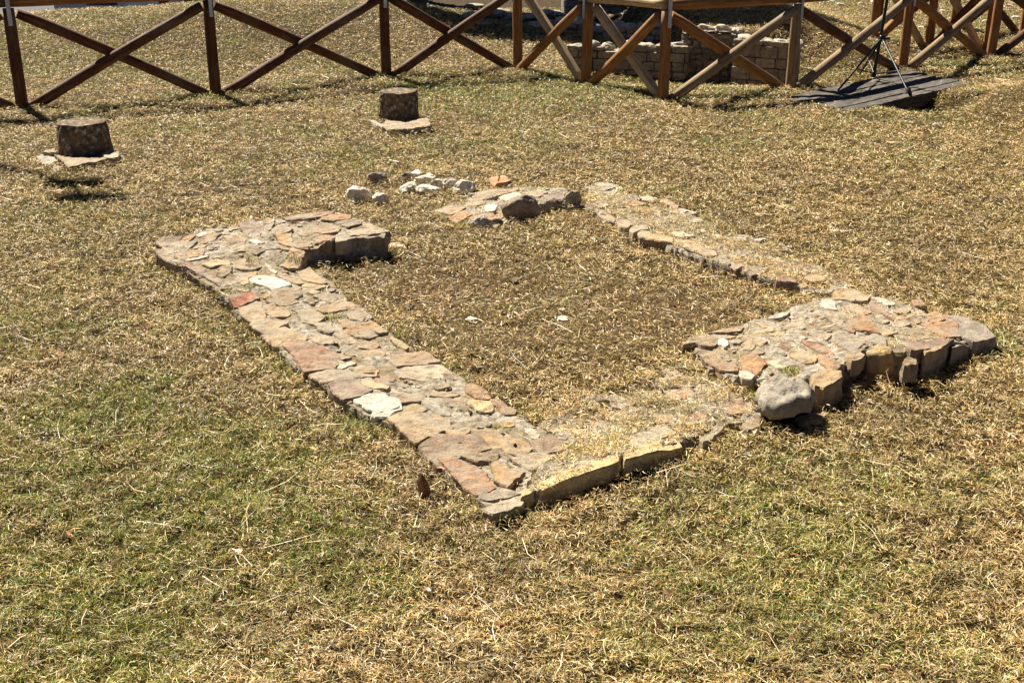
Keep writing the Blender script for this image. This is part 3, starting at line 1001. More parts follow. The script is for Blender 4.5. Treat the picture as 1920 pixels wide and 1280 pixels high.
for px, py, wp, hp, cd, sd, lb in [
        (885, 600, 20, 13, 'W', 31, 'small white stone with a dark front on the bare earth inside the room'),
        (1056, 598, 26, 7, 'W', 32, 'flat white chip in the middle of the room, nearest of its cluster'),
        (1055, 583, 16, 8, 'W', 33, 'white chip just behind the flat one in the middle of the room'),
        (1000, 577, 14, 6, 'W', 34, 'thin white chip left of the cluster in the middle of the room'),
        (1115, 584, 13, 9, 'GW', 35, 'pale grey pebble right of the white chips in the room'),
        (1102, 571, 16, 8, 'VB', 36, 'dark rust-coloured stone behind the white chips in the room'),
        (967, 527, 24, 11, 'B', 37, 'dull brown stone in the room below the big boulder'),
        (769, 576, 24, 14, 'TB', 38, 'tan stone in the room beside the paved wall'),
        (868, 569, 9, 6, 'W', 39, 'tiny white chip in the room right of the tan stone'),
        (742, 461, 26, 10, 'WT', 40, 'flat pale stone lying off the end of the raised block'),
        (1340, 447, 26, 13, 'W', 41, 'white stone sitting on the half-buried rear wall'),
        (1614, 722, 20, 16, 'RT', 42, 'pinkish pebble in the shade under the ochre boulder'),
        (1595, 727, 28, 12, 'G', 43, 'bluish grey stone in the shade under the ochre boulder'),
        (1190, 906, 14, 12, 'GW', 44, 'pale grey pebble in front of the kerb edge'),
        (1488, 1131, 12, 10, 'W', 45, 'white pebble in the open grass below the broken corner'),
        (1226, 1213, 14, 11, 'K', 46, 'dark pebble near the bottom edge of the picture'),
        (1899, 822, 22, 16, 'WT', 47, 'pale stone at the right edge of the picture'),
        (1788, 207, 13, 13, 'WT', 48, 'white stone on the bank below the board walk'),
        (1757, 236, 15, 9, 'W', 49, 'white stone in the grass in front of the board walk'),
        (157, 228, 8, 6, 'W', 50, 'tiny white pebble between the fence and the round stump'),
        (1397, 159, 26, 14, 'W', 51, 'white rock at the foot of the right-hand excavated wall'),
        (481, 392, 16, 9, 'TG', 52, 'dull flat pebble in the grass behind the raised block')]:
    loose(px, py, wp, hp, cd, lb, name='small_stone', cat='stone', group=G2, seed=sd, sub=2 if wp < 16 else 3)
G3 = 'white stones on the far lawn at the right'
k = 0
for px, py in [(1616, 8), (1640, 4), (1768, 22), (1783, 36), (1830, 58), (1868, 46), (1892, 14), (1850, 40), (1576, 10), (1726, 52), (1905, 34), (1560, 4)]:
    loose(px, py, random.uniform(10, 18), random.uniform(5, 8), 'W', 'small white stone lying on the far lawn behind the right-hand fences', name='small_stone', cat='stone', group=G3, seed=60 + k, sub=2)
    k += 1


# flat pieces: terracotta shard and a loose flagstone
def flat_piece(pts, code, th, label, name, cat, zl=.0, lab2=None):
    poly = []
    for px, py in pts:
        x, y, z = T(px, py)
        poly.append((x, y))
    cx, cy = np.mean(poly, axis=0)
    z0 = float(terrain(cx, cy))
    V, Fc = slab_mesh(poly, lambda x, y: z0 + th + zl, th + .02, rough=.002, bumpz=.003, tilt=.03)
    o = mk(name, V, Fc, 'field_stone', None, origin=(cx, cy, z0), col=colmix(code))
    poly_list = poly
    STONE_POLYS.append(poly_list)
    return meta(o, label, cat)


COL['X'] = (.62, .27, .11)
flat_piece([(917, 342), (936, 337), (934, 350), (928, 356), (921, 352)], 'X', .012, 'left shard of the broken orange terracotta tile', 'tile_shard', 'tile', .02)
flat_piece([(938, 337), (946, 338), (960, 349), (946, 354), (932, 356), (936, 349)], 'X', .016, 'right and larger shard of the broken orange terracotta tile', 'tile_shard', 'tile', .025)
flat_piece([(1488, 790), (1532, 777), (1556, 782), (1538, 798), (1500, 802)], 'T', .02, 'flat tan flagstone lying loose before the broken corner', 'loose_flagstone', 'stone')


# ------------------------------------------------------------------ column stumps
def stump(pxc, pybase, wtop, wbot, hpx, label, plates, square=0.0, seed=0):
    x, y, z = T(pxc, pybase)
    dist = math.sqrt(x * x + y * y + CAMH ** 2)
    s = dist / F
    rt, rb, H = wtop * s / 2, wbot * s / 2, hpx * s * 1.04
    y += rb * .8
    z = float(terrain(x, y))
    root = empty('column_stump', (x, y, z), label, 'column stump', 'stone column stumps')
    V, Fc = [], []
    n, rg = 40, 12
    for i in range(rg + 1):
        t = i / rg
        r = rb + (rt - rb) * t ** .8
        for k in range(n):
            a = 2 * math.pi * k / n
            q = 1.0
            if square:
                q = 1 / max(abs(math.cos(a + .5)), abs(math.sin(a + .5))) ** square
            rr = r * q * (1 + .05 * n3(math.cos(a) * 2, math.sin(a) * 2, t * 2 + seed) + .035 * n3(math.cos(a) * 6, math.sin(a) * 6, t * 7 + seed))
            if i >= rg - 1:
                rr *= (.97 if i == rg else .995) - .16 * max(0, n3(math.cos(a) * 2.2, math.sin(a) * 2.2, seed + 30) - .12)
            V.append((x + rr * math.cos(a), y + rr * math.sin(a), z - .04 + (H + .04) * t + (.012 * n3(math.cos(a) * 2, math.sin(a) * 2, seed + 8) if i == rg else 0)))
    for i in range(rg):
        for k in range(n):
            k2 = (k + 1) % n
            Fc.append((i * n + k, i * n + k2, (i + 1) * n + k2, (i + 1) * n + k))
    # top: rings towards the middle
    prev = rg * n
    for j, q in enumerate((.75, .5, .25)):
        st = len(V)
        for k in range(n):
            a = 2 * math.pi * k / n
            bx, by, bz = V[rg * n + k]
            px_, py_ = x + (bx - x) * q, y + (by - y) * q
            V.append((px_, py_, z + H + .004 + .012 * n3(px_ * 9, py_ * 9, seed)))
        for k in range(n):
            k2 = (k + 1) % n
            Fc.append((prev + k, prev + k2, st + k2, st + k))
        prev = st
    Fc.append(tuple(prev + k for k in range(n)))
    mk('drum', V, Fc, 'lichen_stone', root)
    for pts, code, th in plates:
        poly = []
        for px, py in pts:
            a, b = P(px, py, z + th)
            poly.append((float(a), float(b)))
        v, f = slab_mesh(poly, lambda a, b: z + th, th + .05, rough=.006, bumpz=.008, tilt=.02)
        mk('base_slab', v, f, 'field_stone', root, col=colmix(code))
        STONE_POLYS.append(poly)
    return root


stump(147, 301, 84, 96, 58, 'round tapered stone stump on a broken slab, nearer the left edge',
      [([(100, 290), (130, 296), (175, 296), (222, 283), (226, 290), (200, 299), (150, 308), (128, 312), (122, 305)], 'TB', .055),
       ([(190, 288), (205, 280), (224, 286), (222, 294), (196, 296)], 'TW', .065),
       ([(66, 294), (82, 288), (106, 290), (112, 300), (96, 308), (80, 306)], 'GW', .03),
       ([(80, 284), (84, 280), (104, 278), (106, 286)], 'TB', .06), ([(60, 316), (82, 311), (84, 315), (68, 318)], 'T', .02), ([(98, 315), (108, 310), (114, 313), (108, 317)], 'WT', .025)], 0, 2)
stump(746, 231, 66, 69, 52, 'squarer dark stone stump on a thin slab, nearer the fence',
      [([(722, 226), (760, 230), (800, 220), (806, 224), (808, 235), (770, 241), (730, 243), (716, 236)], 'TB', .06),
       ([(688, 220), (702, 226), (728, 236), (748, 236), (740, 242), (722, 242), (700, 232)], 'GW', .03)], .28, 7)


# ------------------------------------------------------------------ fences
def gp(px, py):
    x, y, z = T(px, py)
    return Vector((x, y, z - .03))


def fence(label, posts, rail_z, mats, first_rail_mats, skip=(), post_h=.875, bracket=True, rails=True, prot=True):
    base = posts[0][0]
    root = empty('wooden_fence', base, label, 'fence', 'rustic log fences with crossed braces')
    tops = []
    for i, (b, pm) in enumerate(posts):
        lean = Vector((random.uniform(-.012, .012), random.uniform(-.01, .01), 0))
        top = b + Vector((0, 0, post_h + (.055 if b.x < -2.4 else .02 if b.x < .4 else -.015))) + lean
        log('post', b - Vector((0, 0, .15)), top, .056, .052, pm, root)
        tops.append(top)
    for i in range(len(posts) - 1):
        if i in skip:
            continue
        a, b = posts[i][0], posts[i + 1][0]
        d = (b - a)
        d.z = 0
        d.normalize()
        side = Vector((d.y, -d.x, 0))          # towards the camera side
        if side.y > 0:
            side = -side
        m1, m2 = mats[i % len(mats)]
        o1 = side * .047
        log('brace', a + d * .07 + Vector((0, 0, .03)) + o1 * .6, tops[i + 1] - d * .07 - Vector((0, 0, .05)) + o1, .052, .047, m1, root, bend=.012)
        log('brace', tops[i] + d * .07 - Vector((0, 0, .05)) - o1, b - d * .07 + Vector((0, 0, .03)) - o1 * .6, .052, .047, m2, root, bend=.012)
        if rails:
            e = .0 if i else .2
            up = Vector((0, 0, rail_z - post_h))
            log('rail', tops[i] + up + d * .012, tops[i + 1] + up - d * .012, .052, .05, first_rail_mats[i % len(first_rail_mats)], root, bend=.01)
    if bracket:
        for i, (b, pm) in enumerate(posts):
            j = min(i, len(posts) - 2)
            d = posts[j + 1][0] - posts[j][0]
            d.z = 0
            d.normalize()
            side = Vector((d.y, -d.x, 0))
            if side.y > 0:
                side = -side
            t = tops[i]
            parts = []
            for s in (1, -1):
                parts.append(box_mesh(t + side * s * .059 + Vector((0, 0, -.02)), d * .018, side * .003, Vector((0, 0, .13))))
            parts.append(box_mesh(t + Vector((0, 0, rail_z - post_h + .056)), d * .018, side * .062, Vector((0, 0, .003))))
            v, f = join(parts)
            br = mk('bracket', v, f, 'galvanised_steel', root)
            parts = []
            for s in (1, -1):
                parts.append(box_mesh(t + side * s * .064 + Vector((0, 0, -.12)), d * .006, side * .003, Vector((0, 0, .006))))
            v, f = join(parts)
            mk('bolt', v, f, 'galvanised_steel', br)
    return root


BW, OW, GW, PW = 'brown_wood', 'orange_wood', 'grey_wood', 'pale_wood'
fence('long zigzag log fence across the lawn behind the stumps',
      [(gp(-330, 232), BW), (gp(42, 203), BW), (gp(405, 178), BW), (gp(724, 143), BW), (gp(971, 128), OW), (gp(1098, 160), OW), (gp(1243, 188), OW), (gp(1482, 166), GW),
       (gp(1692, 129), OW), (gp(1857, 105), OW), (gp(2030, 84), OW)], .93,
      [(BW, BW), (BW, BW), (BW, BW), (BW, BW), (OW, PW), (OW, PW), (GW, OW), (GW, BW), (GW, OW), (BW, BW)],
      [BW, OW, OW, OW, PW, PW, OW, OW, OW, OW])
P0 = gp(1637, 72)
fence('second log fence behind the black tripod, joining the long one at the right',
      [(P0, OW), (gp(1741, 87), OW), (gp(1846, 101) + Vector((.06, .1, 0)), OW)], .93, [(OW, PW), (BW, PW)], [OW], bracket=True)
fence('farthest log fence seen through the bars at the top right corner',
      [(P0 + Vector((.12, .3, 0)), BW), (gp(1786, 56), OW), (gp(1918, 65), OW)], .93, [(BW, BW)], [OW], bracket=False)

# ------------------------------------------------------------------ board walk over the ditch
pa, pb, pc, pd = [np.array(q, float) for q in PLANK]
cen = (pa + pb + pc + pd) / 4
root = empty('board_walk', (cen[0], cen[1], 0.0), 'weathered grey board walk bridging the ditch under the black tripod', 'walkway')
nb = 6
for i in range(nb):
    t0, t1 = i / nb + .004, (i + 1) / nb - .004
    e0, e1 = random.uniform(-.06, .03), random.uniform(-.03, .05)
    a0 = pa + (pd - pa) * t0
    a1 = pa + (pd - pa) * t1
    b0 = pb + (pc - pb) * t0
    b1 = pb + (pc - pb) * t1
    u = (b0 - a0) / np.hypot(*(b0 - a0))
    w_ = random.uniform(-.012, .012)

    def zpl(x, y, w_=w_):
        q = ((x - cen[0]) * u[0] + (y - cen[1]) * u[1])
        return .042 + .014 * q + w_
    dd = .05 if i < nb - 1 else .13
    v, f = slab_mesh([tuple(a0 + u * e0), tuple(b0 + u * e1), tuple(b1 + u * e1), tuple(a1 + u * e0)], zpl, dd, step=.05, rough=.006, bumpz=.006, chamf=.008, grid=.06)
    # local X along the grain
    ang = math.atan2(u[1], u[0])
    V = np.array(v)
    org = np.array([cen[0], cen[1], 0.0])
    ca, sa = math.cos(-ang), math.sin(-ang)
    loc = V - org
    rot = np.stack([loc[:, 0] * ca - loc[:, 1] * sa, loc[:, 0] * sa + loc[:, 1] * ca, loc[:, 2]], 1)
    o = mk('board', rot + org, f, 'weathered_board', root)
    o.rotation_euler = (0, 0, ang)
STONE_POLYS.append([tuple(q) for q in PLANK])

# ------------------------------------------------------------------ tripod
tb = P(1637, 152, .05)
tb = (float(tb[0]), float(tb[1]))
root = empty('tripod', (tb[0], tb[1], .05), 'thin black tripod stand on the board walk', 'tripod')
hub_z = .42
sc_ = math.sqrt(tb[0] ** 2 + tb[1] ** 2 + 4) / F
hub = Vector((tb[0] + .04, tb[1], hub_z + .05))
log('pole', Vector((tb[0] + .0, tb[1], .09)), Vector((tb[0] + .115, tb[1] + .02, 1.75)), .018, .013, 'black_metal', root, sides=10, rough=0)
log('collar', hub - Vector((.0, 0, .02)), hub + Vector((.004, 0, .035)), .034, .03, 'black_metal', root, sides=12, rings=3, rough=0)
feet = [P(1571, 171, .045), P(1706, 178, .055), (tb[0] - .02, tb[1] + .42)]
for fx, fy in feet:
    ft = Vector((float(fx), float(fy), .05))
    lg = log('leg', hub + Vector((0, 0, .01)), ft, .011, .010, 'black_metal', root, sides=8, rough=0)
    midp = hub.lerp(ft, .58)
    log('strut', midp, Vector((tb[0] + .005, tb[1], .12)), .007, .007, 'black_metal', root, sides=8, rough=0)
log('collar', Vector((tb[0], tb[1], .09)), Vector((tb[0] + .004, tb[1], .15)), .026, .024, 'black_metal', root, sides=12, rings=3, rough=0)
log('knob', hub + Vector((.03, -.02, .01)), hub + Vector((.07, -.04, .012)), .012, .014, 'black_metal', root, sides=8, rings=2, rough=0)


# ------------------------------------------------------------------ excavated masonry walls
def masonry(label, p0, p1, h, thick, course, bl, codes, zb=-.12, gap=.008, jag=.06, material='field_stone', topcode='W', rough=.012):
    """a short ruined wall: coursed blocks on the face and rough coping stones on top"""
    p0, p1 = np.array(p0, float), np.array(p1, float)
    d = p1 - p0
    L = np.hypot(*d)
    u = d / L
    nrm = np.array([u[1], -u[0]])
    root = empty('ruined_wall', (p0[0], p0[1], zb), label, 'ruined wall', 'excavated masonry walls beyond the fence')
    v, f = box_mesh(((p0 + p1) / 2 - nrm * (thick / 2 + .03)).tolist() + [zb + h / 2 - .02], [u[0] * L / 2 * .985, u[1] * L / 2 * .985, 0], [nrm[0] * thick / 2, nrm[1] * thick / 2, 0], [0, 0, h / 2 - .04])
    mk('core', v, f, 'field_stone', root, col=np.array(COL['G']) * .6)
    parts, cols = [], []
    z = zb
    while z < zb + h - .02:
        ch = min(course * random.uniform(.65, 1.4), zb + h - z)
        s = random.uniform(-bl * .5, 0)
        while s < L:
            w = bl * random.uniform(.5, 1.6)
            a, b = max(0, s), min(L, s + w)
            lim = h - jag * (.5 + .5 * math.sin((a + b) * 3 + p0[0] * 5))
            if b - a > .03 and z + ch * .4 < zb + lim:
                c = (a + b) / 2
                q = p0 + u * c - nrm * .05
                bm = bmesh.new()
                bmesh.ops.create_cube(bm, size=2)
                bmesh.ops.subdivide_edges(bm, edges=bm.edges[:], cuts=4, use_grid_fill=True)
                V = []
                sd = random.random() * 50
                pr = random.uniform(-.018, .02)
                for vv in bm.verts:
                    x, y, zz = vv.co
                    m_ = max(abs(x), abs(y), abs(zz))
                    rd = (x * x + y * y + zz * zz) ** .5
                    k_ = 1 - .13 * max(0, rd / m_ - 1.15)
                    X = x * ((b - a) / 2 - gap) * k_
                    Y = y * .075 * k_
                    Z = zz * (ch / 2 - gap) * k_
                    nn = rough * n3(x * 1.6 + sd, y * 1.6, zz * 1.6 + sd, 1.3)
                    wx = q + u * X + nrm * (Y + nn + pr)
                    V.append((wx[0], wx[1], z + ch / 2 + Z + nn * .5))
                F_ = [[w_.index for w_ in ff.verts] for ff in bm.faces]
                bm.free()
                parts.append((V, F_))
                cols += [colmix(random.choice(codes))] * len(V)
            s += w
        z += ch
    v, f = join(parts)
    mk('masonry_face', v, f, material, root, col=np.array(cols))
    s = 0.0
    while s < L:
        w = random.uniform(.12, .26)
        c = min(L, s + w / 2)
        q = p0 + u * c - nrm * random.uniform(.06, .16)
        lim = h - jag * (.5 + .5 * math.sin(2 * c * 3 + p0[0] * 5))
        v, f = rock_mesh((q[0], q[1], zb + lim), (w * .58, thick * .42, .055), None, 3, rough=.2)
        mk('coping_stone', v, f, 'field_stone', root, col=colmix(topcode))
        s += w * .95
    return root


def w2(px, py, z=-.08):
    a, b = P(px, py, z)
    return (float(a), float(b))


masonry('nearer excavated wall of squared blocks in shade, left of the recess', w2(1160, 150), w2(1288, 156), .40, .30, .10, .17, ['GB', 'GK', 'KG'], zb=-.09, jag=.05, gap=.003, rough=.008)  # face colours of the excavated walls darkened so they read as shaded
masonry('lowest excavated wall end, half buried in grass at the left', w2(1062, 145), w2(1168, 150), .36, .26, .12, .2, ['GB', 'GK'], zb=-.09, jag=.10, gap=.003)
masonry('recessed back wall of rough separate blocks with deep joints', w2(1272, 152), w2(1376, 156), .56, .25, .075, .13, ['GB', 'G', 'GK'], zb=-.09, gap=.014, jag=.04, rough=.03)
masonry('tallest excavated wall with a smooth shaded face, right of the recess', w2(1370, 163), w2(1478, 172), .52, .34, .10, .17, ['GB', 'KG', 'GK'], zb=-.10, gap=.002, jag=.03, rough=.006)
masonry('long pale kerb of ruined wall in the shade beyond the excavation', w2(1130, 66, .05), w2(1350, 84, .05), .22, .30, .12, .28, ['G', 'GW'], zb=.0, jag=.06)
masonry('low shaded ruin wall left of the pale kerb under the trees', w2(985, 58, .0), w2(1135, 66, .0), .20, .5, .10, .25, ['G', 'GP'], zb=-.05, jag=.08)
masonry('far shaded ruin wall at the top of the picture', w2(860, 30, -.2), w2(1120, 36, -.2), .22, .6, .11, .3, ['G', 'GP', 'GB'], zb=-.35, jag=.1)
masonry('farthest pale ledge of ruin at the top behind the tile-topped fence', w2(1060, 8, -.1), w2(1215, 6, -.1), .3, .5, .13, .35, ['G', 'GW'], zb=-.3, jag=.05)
# scattered slabs in the shaded ruin
k = 0
for px, py, wp, hp in [(800, 17, 40, 9), (905, 46, 34, 7), (850, 31, 26, 6), (935, 20, 44, 8), (1000, 34, 38, 9), (1042, 24, 30, 8), (1080, 50, 40, 10), (1020, 52, 30, 8), (1180, 30, 26, 8),
                       (1192, 14, 24, 6), (960, 50, 26, 8), (1110, 20, 40, 9), (890, 12, 40, 8), (1166, 33, 22, 7), (1240, 40, 18, 6)]:
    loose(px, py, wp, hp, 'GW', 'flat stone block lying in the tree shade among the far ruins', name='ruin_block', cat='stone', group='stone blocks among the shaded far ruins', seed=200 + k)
    k += 1

# ------------------------------------------------------------------ road and car behind the mound
rx0, rx1 = -30, -1.7
V = [(rx0, 19.6, 0), (rx1, 19.6, 0), (rx1, 27, 0), (rx0, 27, 0)]
nx = 60
V, Fc = [], []
for j, yy in enumerate(np.linspace(19.3, 27, 20)):
    for i in range(nx + 1):
        xx = rx0 + (rx1 - rx0) * i / nx
        V.append((xx, yy, float(terrain(xx, yy)) + .03))
for j in range(19):
    for i in range(nx):
        a = j * (nx + 1) + i
        Fc.append((a, a + 1, a + nx + 2, a + nx + 1))
o = mk('road', V, Fc, 'asphalt')
meta(o, kind='structure')

cx_, cy_ = float((228 - CX) / F * 21.2), 20.9
cz = -.42
root = empty('parked_car', (cx_, cy_, cz), 'white parked car just visible over the grassy mound at the top left', 'car')
prof = [(0, .28), (.02, .55), (.1, .72), (.25, .95), (.75, 1.36), (1.2, 1.47), (2.3, 1.45), (2.95, 1.0), (3.7, .88), (3.95, .68), (4.0, .3), (3.6, .22), (.4, .22)]
V, Fc = [], []
hw = .85
for s, k_ in ((-1, 1.0), (1, 1.0)):
    for yy, zz in prof:
        tuck = 1 - .16 * max(0, (zz - .95) / .5)
        V.append((cx_ + s * hw * tuck, cy_ + yy, cz + zz))
n = len(prof)
for i in range(n):
    j = (i + 1) % n
    Fc.append((i, n + i, n + j, j))
Fc.append(tuple(range(n)))
Fc.append(tuple(range(2 * n - 1, n - 1, -1)))
body = mk('body', V, Fc, 'white_paint', root)
bv = body.modifiers.new('b', 'BEVEL')
bv.width = .05
bv.segments = 3
v, f = box_mesh((cx_, cy_ + .49, cz + 1.17), (.62, 0, 0), (0, .16, .13), (0, .008, -.01))
mk('rear_window', v, f, 'dark_glass', root)
for s in (-1, 1):
    v, f = box_mesh((cx_ + s * .79, cy_ + 1.7, cz + 1.14), (.012, 0, 0), (0, .85, 0), (0, 0, .16))
    mk('side_window', v, f, 'dark_glass', root)
    v, f = box_mesh((cx_ + s * .74, cy_ + .05, cz + .72), (.09, 0, 0), (0, .06, 0), (0, 0, .1))
    mk('tail_light', v, f, 'red_lamp', root)
    for yy in (.75, 3.2):
        w = log('wheel', (cx_ + s * .62, cy_ + yy, cz + .31), (cx_ + s * .86, cy_ + yy, cz + .31), .31, .31, 'rubber_black', root, sides=24, rings=3, rough=0)
v, f = box_mesh((cx_, cy_ - .012, cz + .42), (.26, 0, 0), (0, .01, 0), (0, 0, .055))
mk('number_plate', v, f, 'plate_dark', root)
v, f = box_mesh((cx_, cy_ + .02, cz + .29), (.8, 0, 0), (0, .07, 0), (0, 0, .06))
mk('bumper', v, f, 'white_paint', root)

# ------------------------------------------------------------------ unseen pole added outside the left edge, shaped to cast the shadow in view
sdx, sdy = math.sin(SUN_AZ), math.cos(SUN_AZ)
sh = 1 / math.tan(SUN_EL)


def caster(px, py, z):
    x, y, g_ = T(px, py)
    return Vector((x + sdx * sh * z, y + sdy * sh * z, z + g_))


h1, h0 = caster(122, 345, 1.55), caster(-10, 313, 1.55)
arm_dir = (h0 - h1).normalized()
pole_top = h0 + arm_dir * .75
root = empty('shadow_caster_pole', (pole_top.x, pole_top.y, float(terrain(pole_top.x, pole_top.y))), 'slim grey made-up pole beyond the left edge, added to cast the shadow by the round stump', 'shadow caster')
log('pole', (pole_top.x, pole_top.y, float(terrain(pole_top.x, pole_top.y)) - .1), pole_top, .035, .03, 'caster_grey', root, sides=12, rough=0)
log('arm', pole_top, h1, .034, .03, 'caster_grey', root, sides=10, rough=0)
for (px, py, zz, sx, sy, sz) in [(148, 350, 1.52, .25, .13, .07), (165, 376, 1.40, .28, .15, .06)]:
    c_ = caster(px, py, zz)
    bmv = rock_mesh(tuple(c_), (sx, sy, sz), 77, 2, cuts=4, rough=.02)
    mk('caster_head', bmv[0], bmv[1], 'caster_grey', root)
    log('bracket', h1, c_, .012, .012, 'caster_grey', root, sides=8, rough=0)


# ------------------------------------------------------------------ trees beyond the top of the frame (they cast the shade there)
def tree(x, y, crown_z, rad, n, label, seed, flat=.7):
    z0 = float(terrain(x, y))
    rg = np.random.default_rng(seed)
    root = empty('shade_tree', (x, y, z0), label, 'tree', 'trees standing behind the ruins')
    tr = log('trunk', (x, y, z0 - .2), (x + .2, y + .1, crown_z - rad * .2), .2, .1, 'bark', root, rings=12, bend=.15)
    top = Vector((x + .2, y + .1, crown_z - rad * .3))
    lobes = []
    for i in range(13):
        a, e = rg.uniform(0, 6.28), rg.uniform(-.35, .8)
        q = Vector((math.cos(a) * math.cos(e), math.sin(a) * math.cos(e), math.sin(e) * flat)) * rad * rg.uniform(.4, .78)
        cpos = Vector((x, y, crown_z)) + q
        lobes.append((cpos, rad * rg.uniform(.3, .46)))
        log('limb', top - Vector((0, 0, rg.uniform(0, rad * .5))), cpos, .05, .015, 'bark', root, sides=7, rings=4)
    pos = []
    for cpos, r in lobes:
        k = int(n / len(lobes))
        dvec = rg.normal(size=(k, 3))
        dvec /= np.linalg.norm(dvec, axis=1)[:, None]
        rr = r * rg.uniform(.35, 1, k) ** .5
        pos.append(np.array(cpos) + dvec * rr[:, None] * np.array([1, 1, flat]))
    pos = np.concatenate(pos)
    k = len(pos)
    a1 = rg.normal(size=(k, 3))
    a1 /= np.linalg.norm(a1, axis=1)[:, None]
    a2 = np.cross(a1, rg.normal(size=(k, 3)))
    a2 /= np.linalg.norm(a2, axis=1)[:, None]
    L_ = rg.uniform(.07, .13, k)[:, None]
    W_ = L_ * .5
    quad = np.stack([pos - a1 * L_, pos + a2 * W_, pos + a1 * L_, pos - a2 * W_], 1).reshape(-1, 3)
    faces = np.arange(k * 4).reshape(-1, 4)
    colr = np.repeat(np.stack([rg.uniform(.05, .1, k), rg.uniform(.08, .13, k), rg.uniform(.02, .04, k)], 1), 4, 0)
    mk('crown', quad, faces.tolist(), 'tree_leaf', root, col=colr)


def tree_for(shx, shy, z):
    return shx + sdx * sh * z, shy + sdy * sh * z


for (sx_, sy_, z_, rad, n_, lb, sd_) in [
        (2.7, 15.6, 8.5, 1.9, 14000, 'leafy tree shading the terrace behind the excavated walls', 1),
        (.3, 19.0, 7.0, 2.9, 34000, 'broad tree shading the far ruins at the top of the picture', 2),
        (2.2, 19.5, 8.0, 2.3, 16000, 'tree shading the ground right of the far ruins', 3),
        (-3.0, 20.8, 6.5, 2.4, 22000, 'tree shading the road right of the parked car', 4),
        (-8.9, 21.2, 7.0, 2.2, 16000, 'tree shading the road left of the parked car', 5)]:
    tx, ty = tree_for(sx_, sy_, z_)
    tree(tx, ty, z_, rad, n_, lb, sd_)

# ------------------------------------------------------------------ ground sheet
xs = np.concatenate([-np.geomspace(7, 900, 46)[::-1], np.arange(-6.97, 7.0, .03), np.geomspace(7, 900, 46)])
ys = np.concatenate([-np.geomspace(.5, 300, 22)[::-1], np.arange(0, 2.2, .2), np.arange(2.2, 9, .025), np.arange(9, 15, .05), np.arange(15, 28, .12), np.geomspace(28, 1200, 40)])
GX, GY = np.meshgrid(xs, ys)
GZ = terrain(GX, GY) + hummock(GX, GY)
far = sstep(30, 60, np.hypot(GX, GY))
GZ = GZ * (1 - far)
nxg, nyg = len(xs), len(ys)
verts = np.stack([GX.ravel(), GY.ravel(), GZ.ravel()], 1)
ii = np.arange(nxg * nyg).reshape(nyg, nxg)
quads = np.stack([ii[:-1, :-1], ii[:-1, 1:], ii[1:, 1:], ii[1:, :-1]], -1).reshape(-1, 4)


def fast_mesh(name, verts, loops, counts, material, col=None):
    me = bpy.data.meshes.new(name)
    me.vertices.add(len(verts))
    me.vertices.foreach_set('co', np.ascontiguousarray(verts, dtype=np.float32).ravel())
    me.loops.add(len(loops))
    me.loops.foreach_set('vertex_index', np.ascontiguousarray(loops, dtype=np.int32))
    me.polygons.add(len(counts))
    st = np.concatenate([[0], np.cumsum(counts)[:-1]]).astype(np.int32)
    me.polygons.foreach_set('loop_start', st)
    me.update(calc_edges=True)
    if col is not None:
        ca = me.color_attributes.new('Col', 'FLOAT_COLOR', 'POINT')
        arr = np.ones((len(verts), 4), np.float32)
        arr[:, :3] = col
        ca.data.foreach_set('color', arr.ravel())
    me.materials.append(MATS[material])
    o = bpy.data.objects.new(name, me)
    C.objects.link(o)
    return o


# where the turf is greener or barer (world places read off the photograph)
GREEN = [(100, 620, .45, .5), (430, 950, .30, .7), (600, 860, .28, .6), (725, 795, .17, 1.1), (545, 700, .12, .9), (345, 1010, .35, .6), (250, 1110, .3, .5), (100, 1150, .4, .6),
         (620, 1000, .22, .5), (1350, 925, .28, .7), (1500, 1030, .25, .7), (1240, 775, .22, .5), (640, 1130, .25, .6), (1600, 1130, .35, .5), (1800, 890, .25, .4),
         (880, 165, .9, .7), (1010, 175, 1.0, .7), (1200, 165, .7, .9), (850, 215, .6, .5), (560, 280, .7, .4), (60, 140, .5, .9), (300, 130, .8, .5), (700, 265, .4, .5), (780, 300, .4, .5),
         (1700, 115, .6, .7), (1330, 172, .7, .8), (80, 420, .5, .5), (200, 470, .4, .5), (990, 780, .08, 1.2), (1000, 270, .5, .3), (1290, 360, .6, .35), (60, 1020, .4, .4),
         (880, 330, .2, .6), (150, 760, .4, .6), (330, 840, .3, .6), (480, 800, .2, .5), (1170, 830, .1, .5), (960, 965, .06, .8), (1590, 950, .2, .4), (1140, 330, .2, .3),
         (420, 545, .05, .8), (1700, 600, .2, .2), (1880, 640, .2, .5), (1360, 1240, .3, .4), (820, 690, .06, 1.0), (300, 250, .6, .4), (1560, 760, .2, .2)]
BARE = [(960, 570, .6, 1.0), (1080, 580, .5, 1.0), (860, 560, .3, .5), (740, 540, .25, .4), (1200, 600, .35, .35), (700, 500, .25, .5), (1000, 640, .4, .3), (1250, 590, .2, .4), (1230, 690, .25, .4),
        (420, 680, .15, .5), (600, 770, .1, .3), (1200, 900, .15, .5), (1860, 220, .4, .4), (1700, 770, .2, .3)]


def spots(lst):
    out_ = []
    for px, py, r, s in lst:
        x, y = P(px, py)
        out_.append((float(x), float(y), r, s))
    return out_


GREEN, BARE = spots(GREEN), spots(BARE)


def field(lst, x, y):
    f = np.zeros_like(x)
    for a, b, r, s in lst:
        f = f + s * np.exp(-((x - a) ** 2 + (y - b) ** 2) / (r * r))
    return f


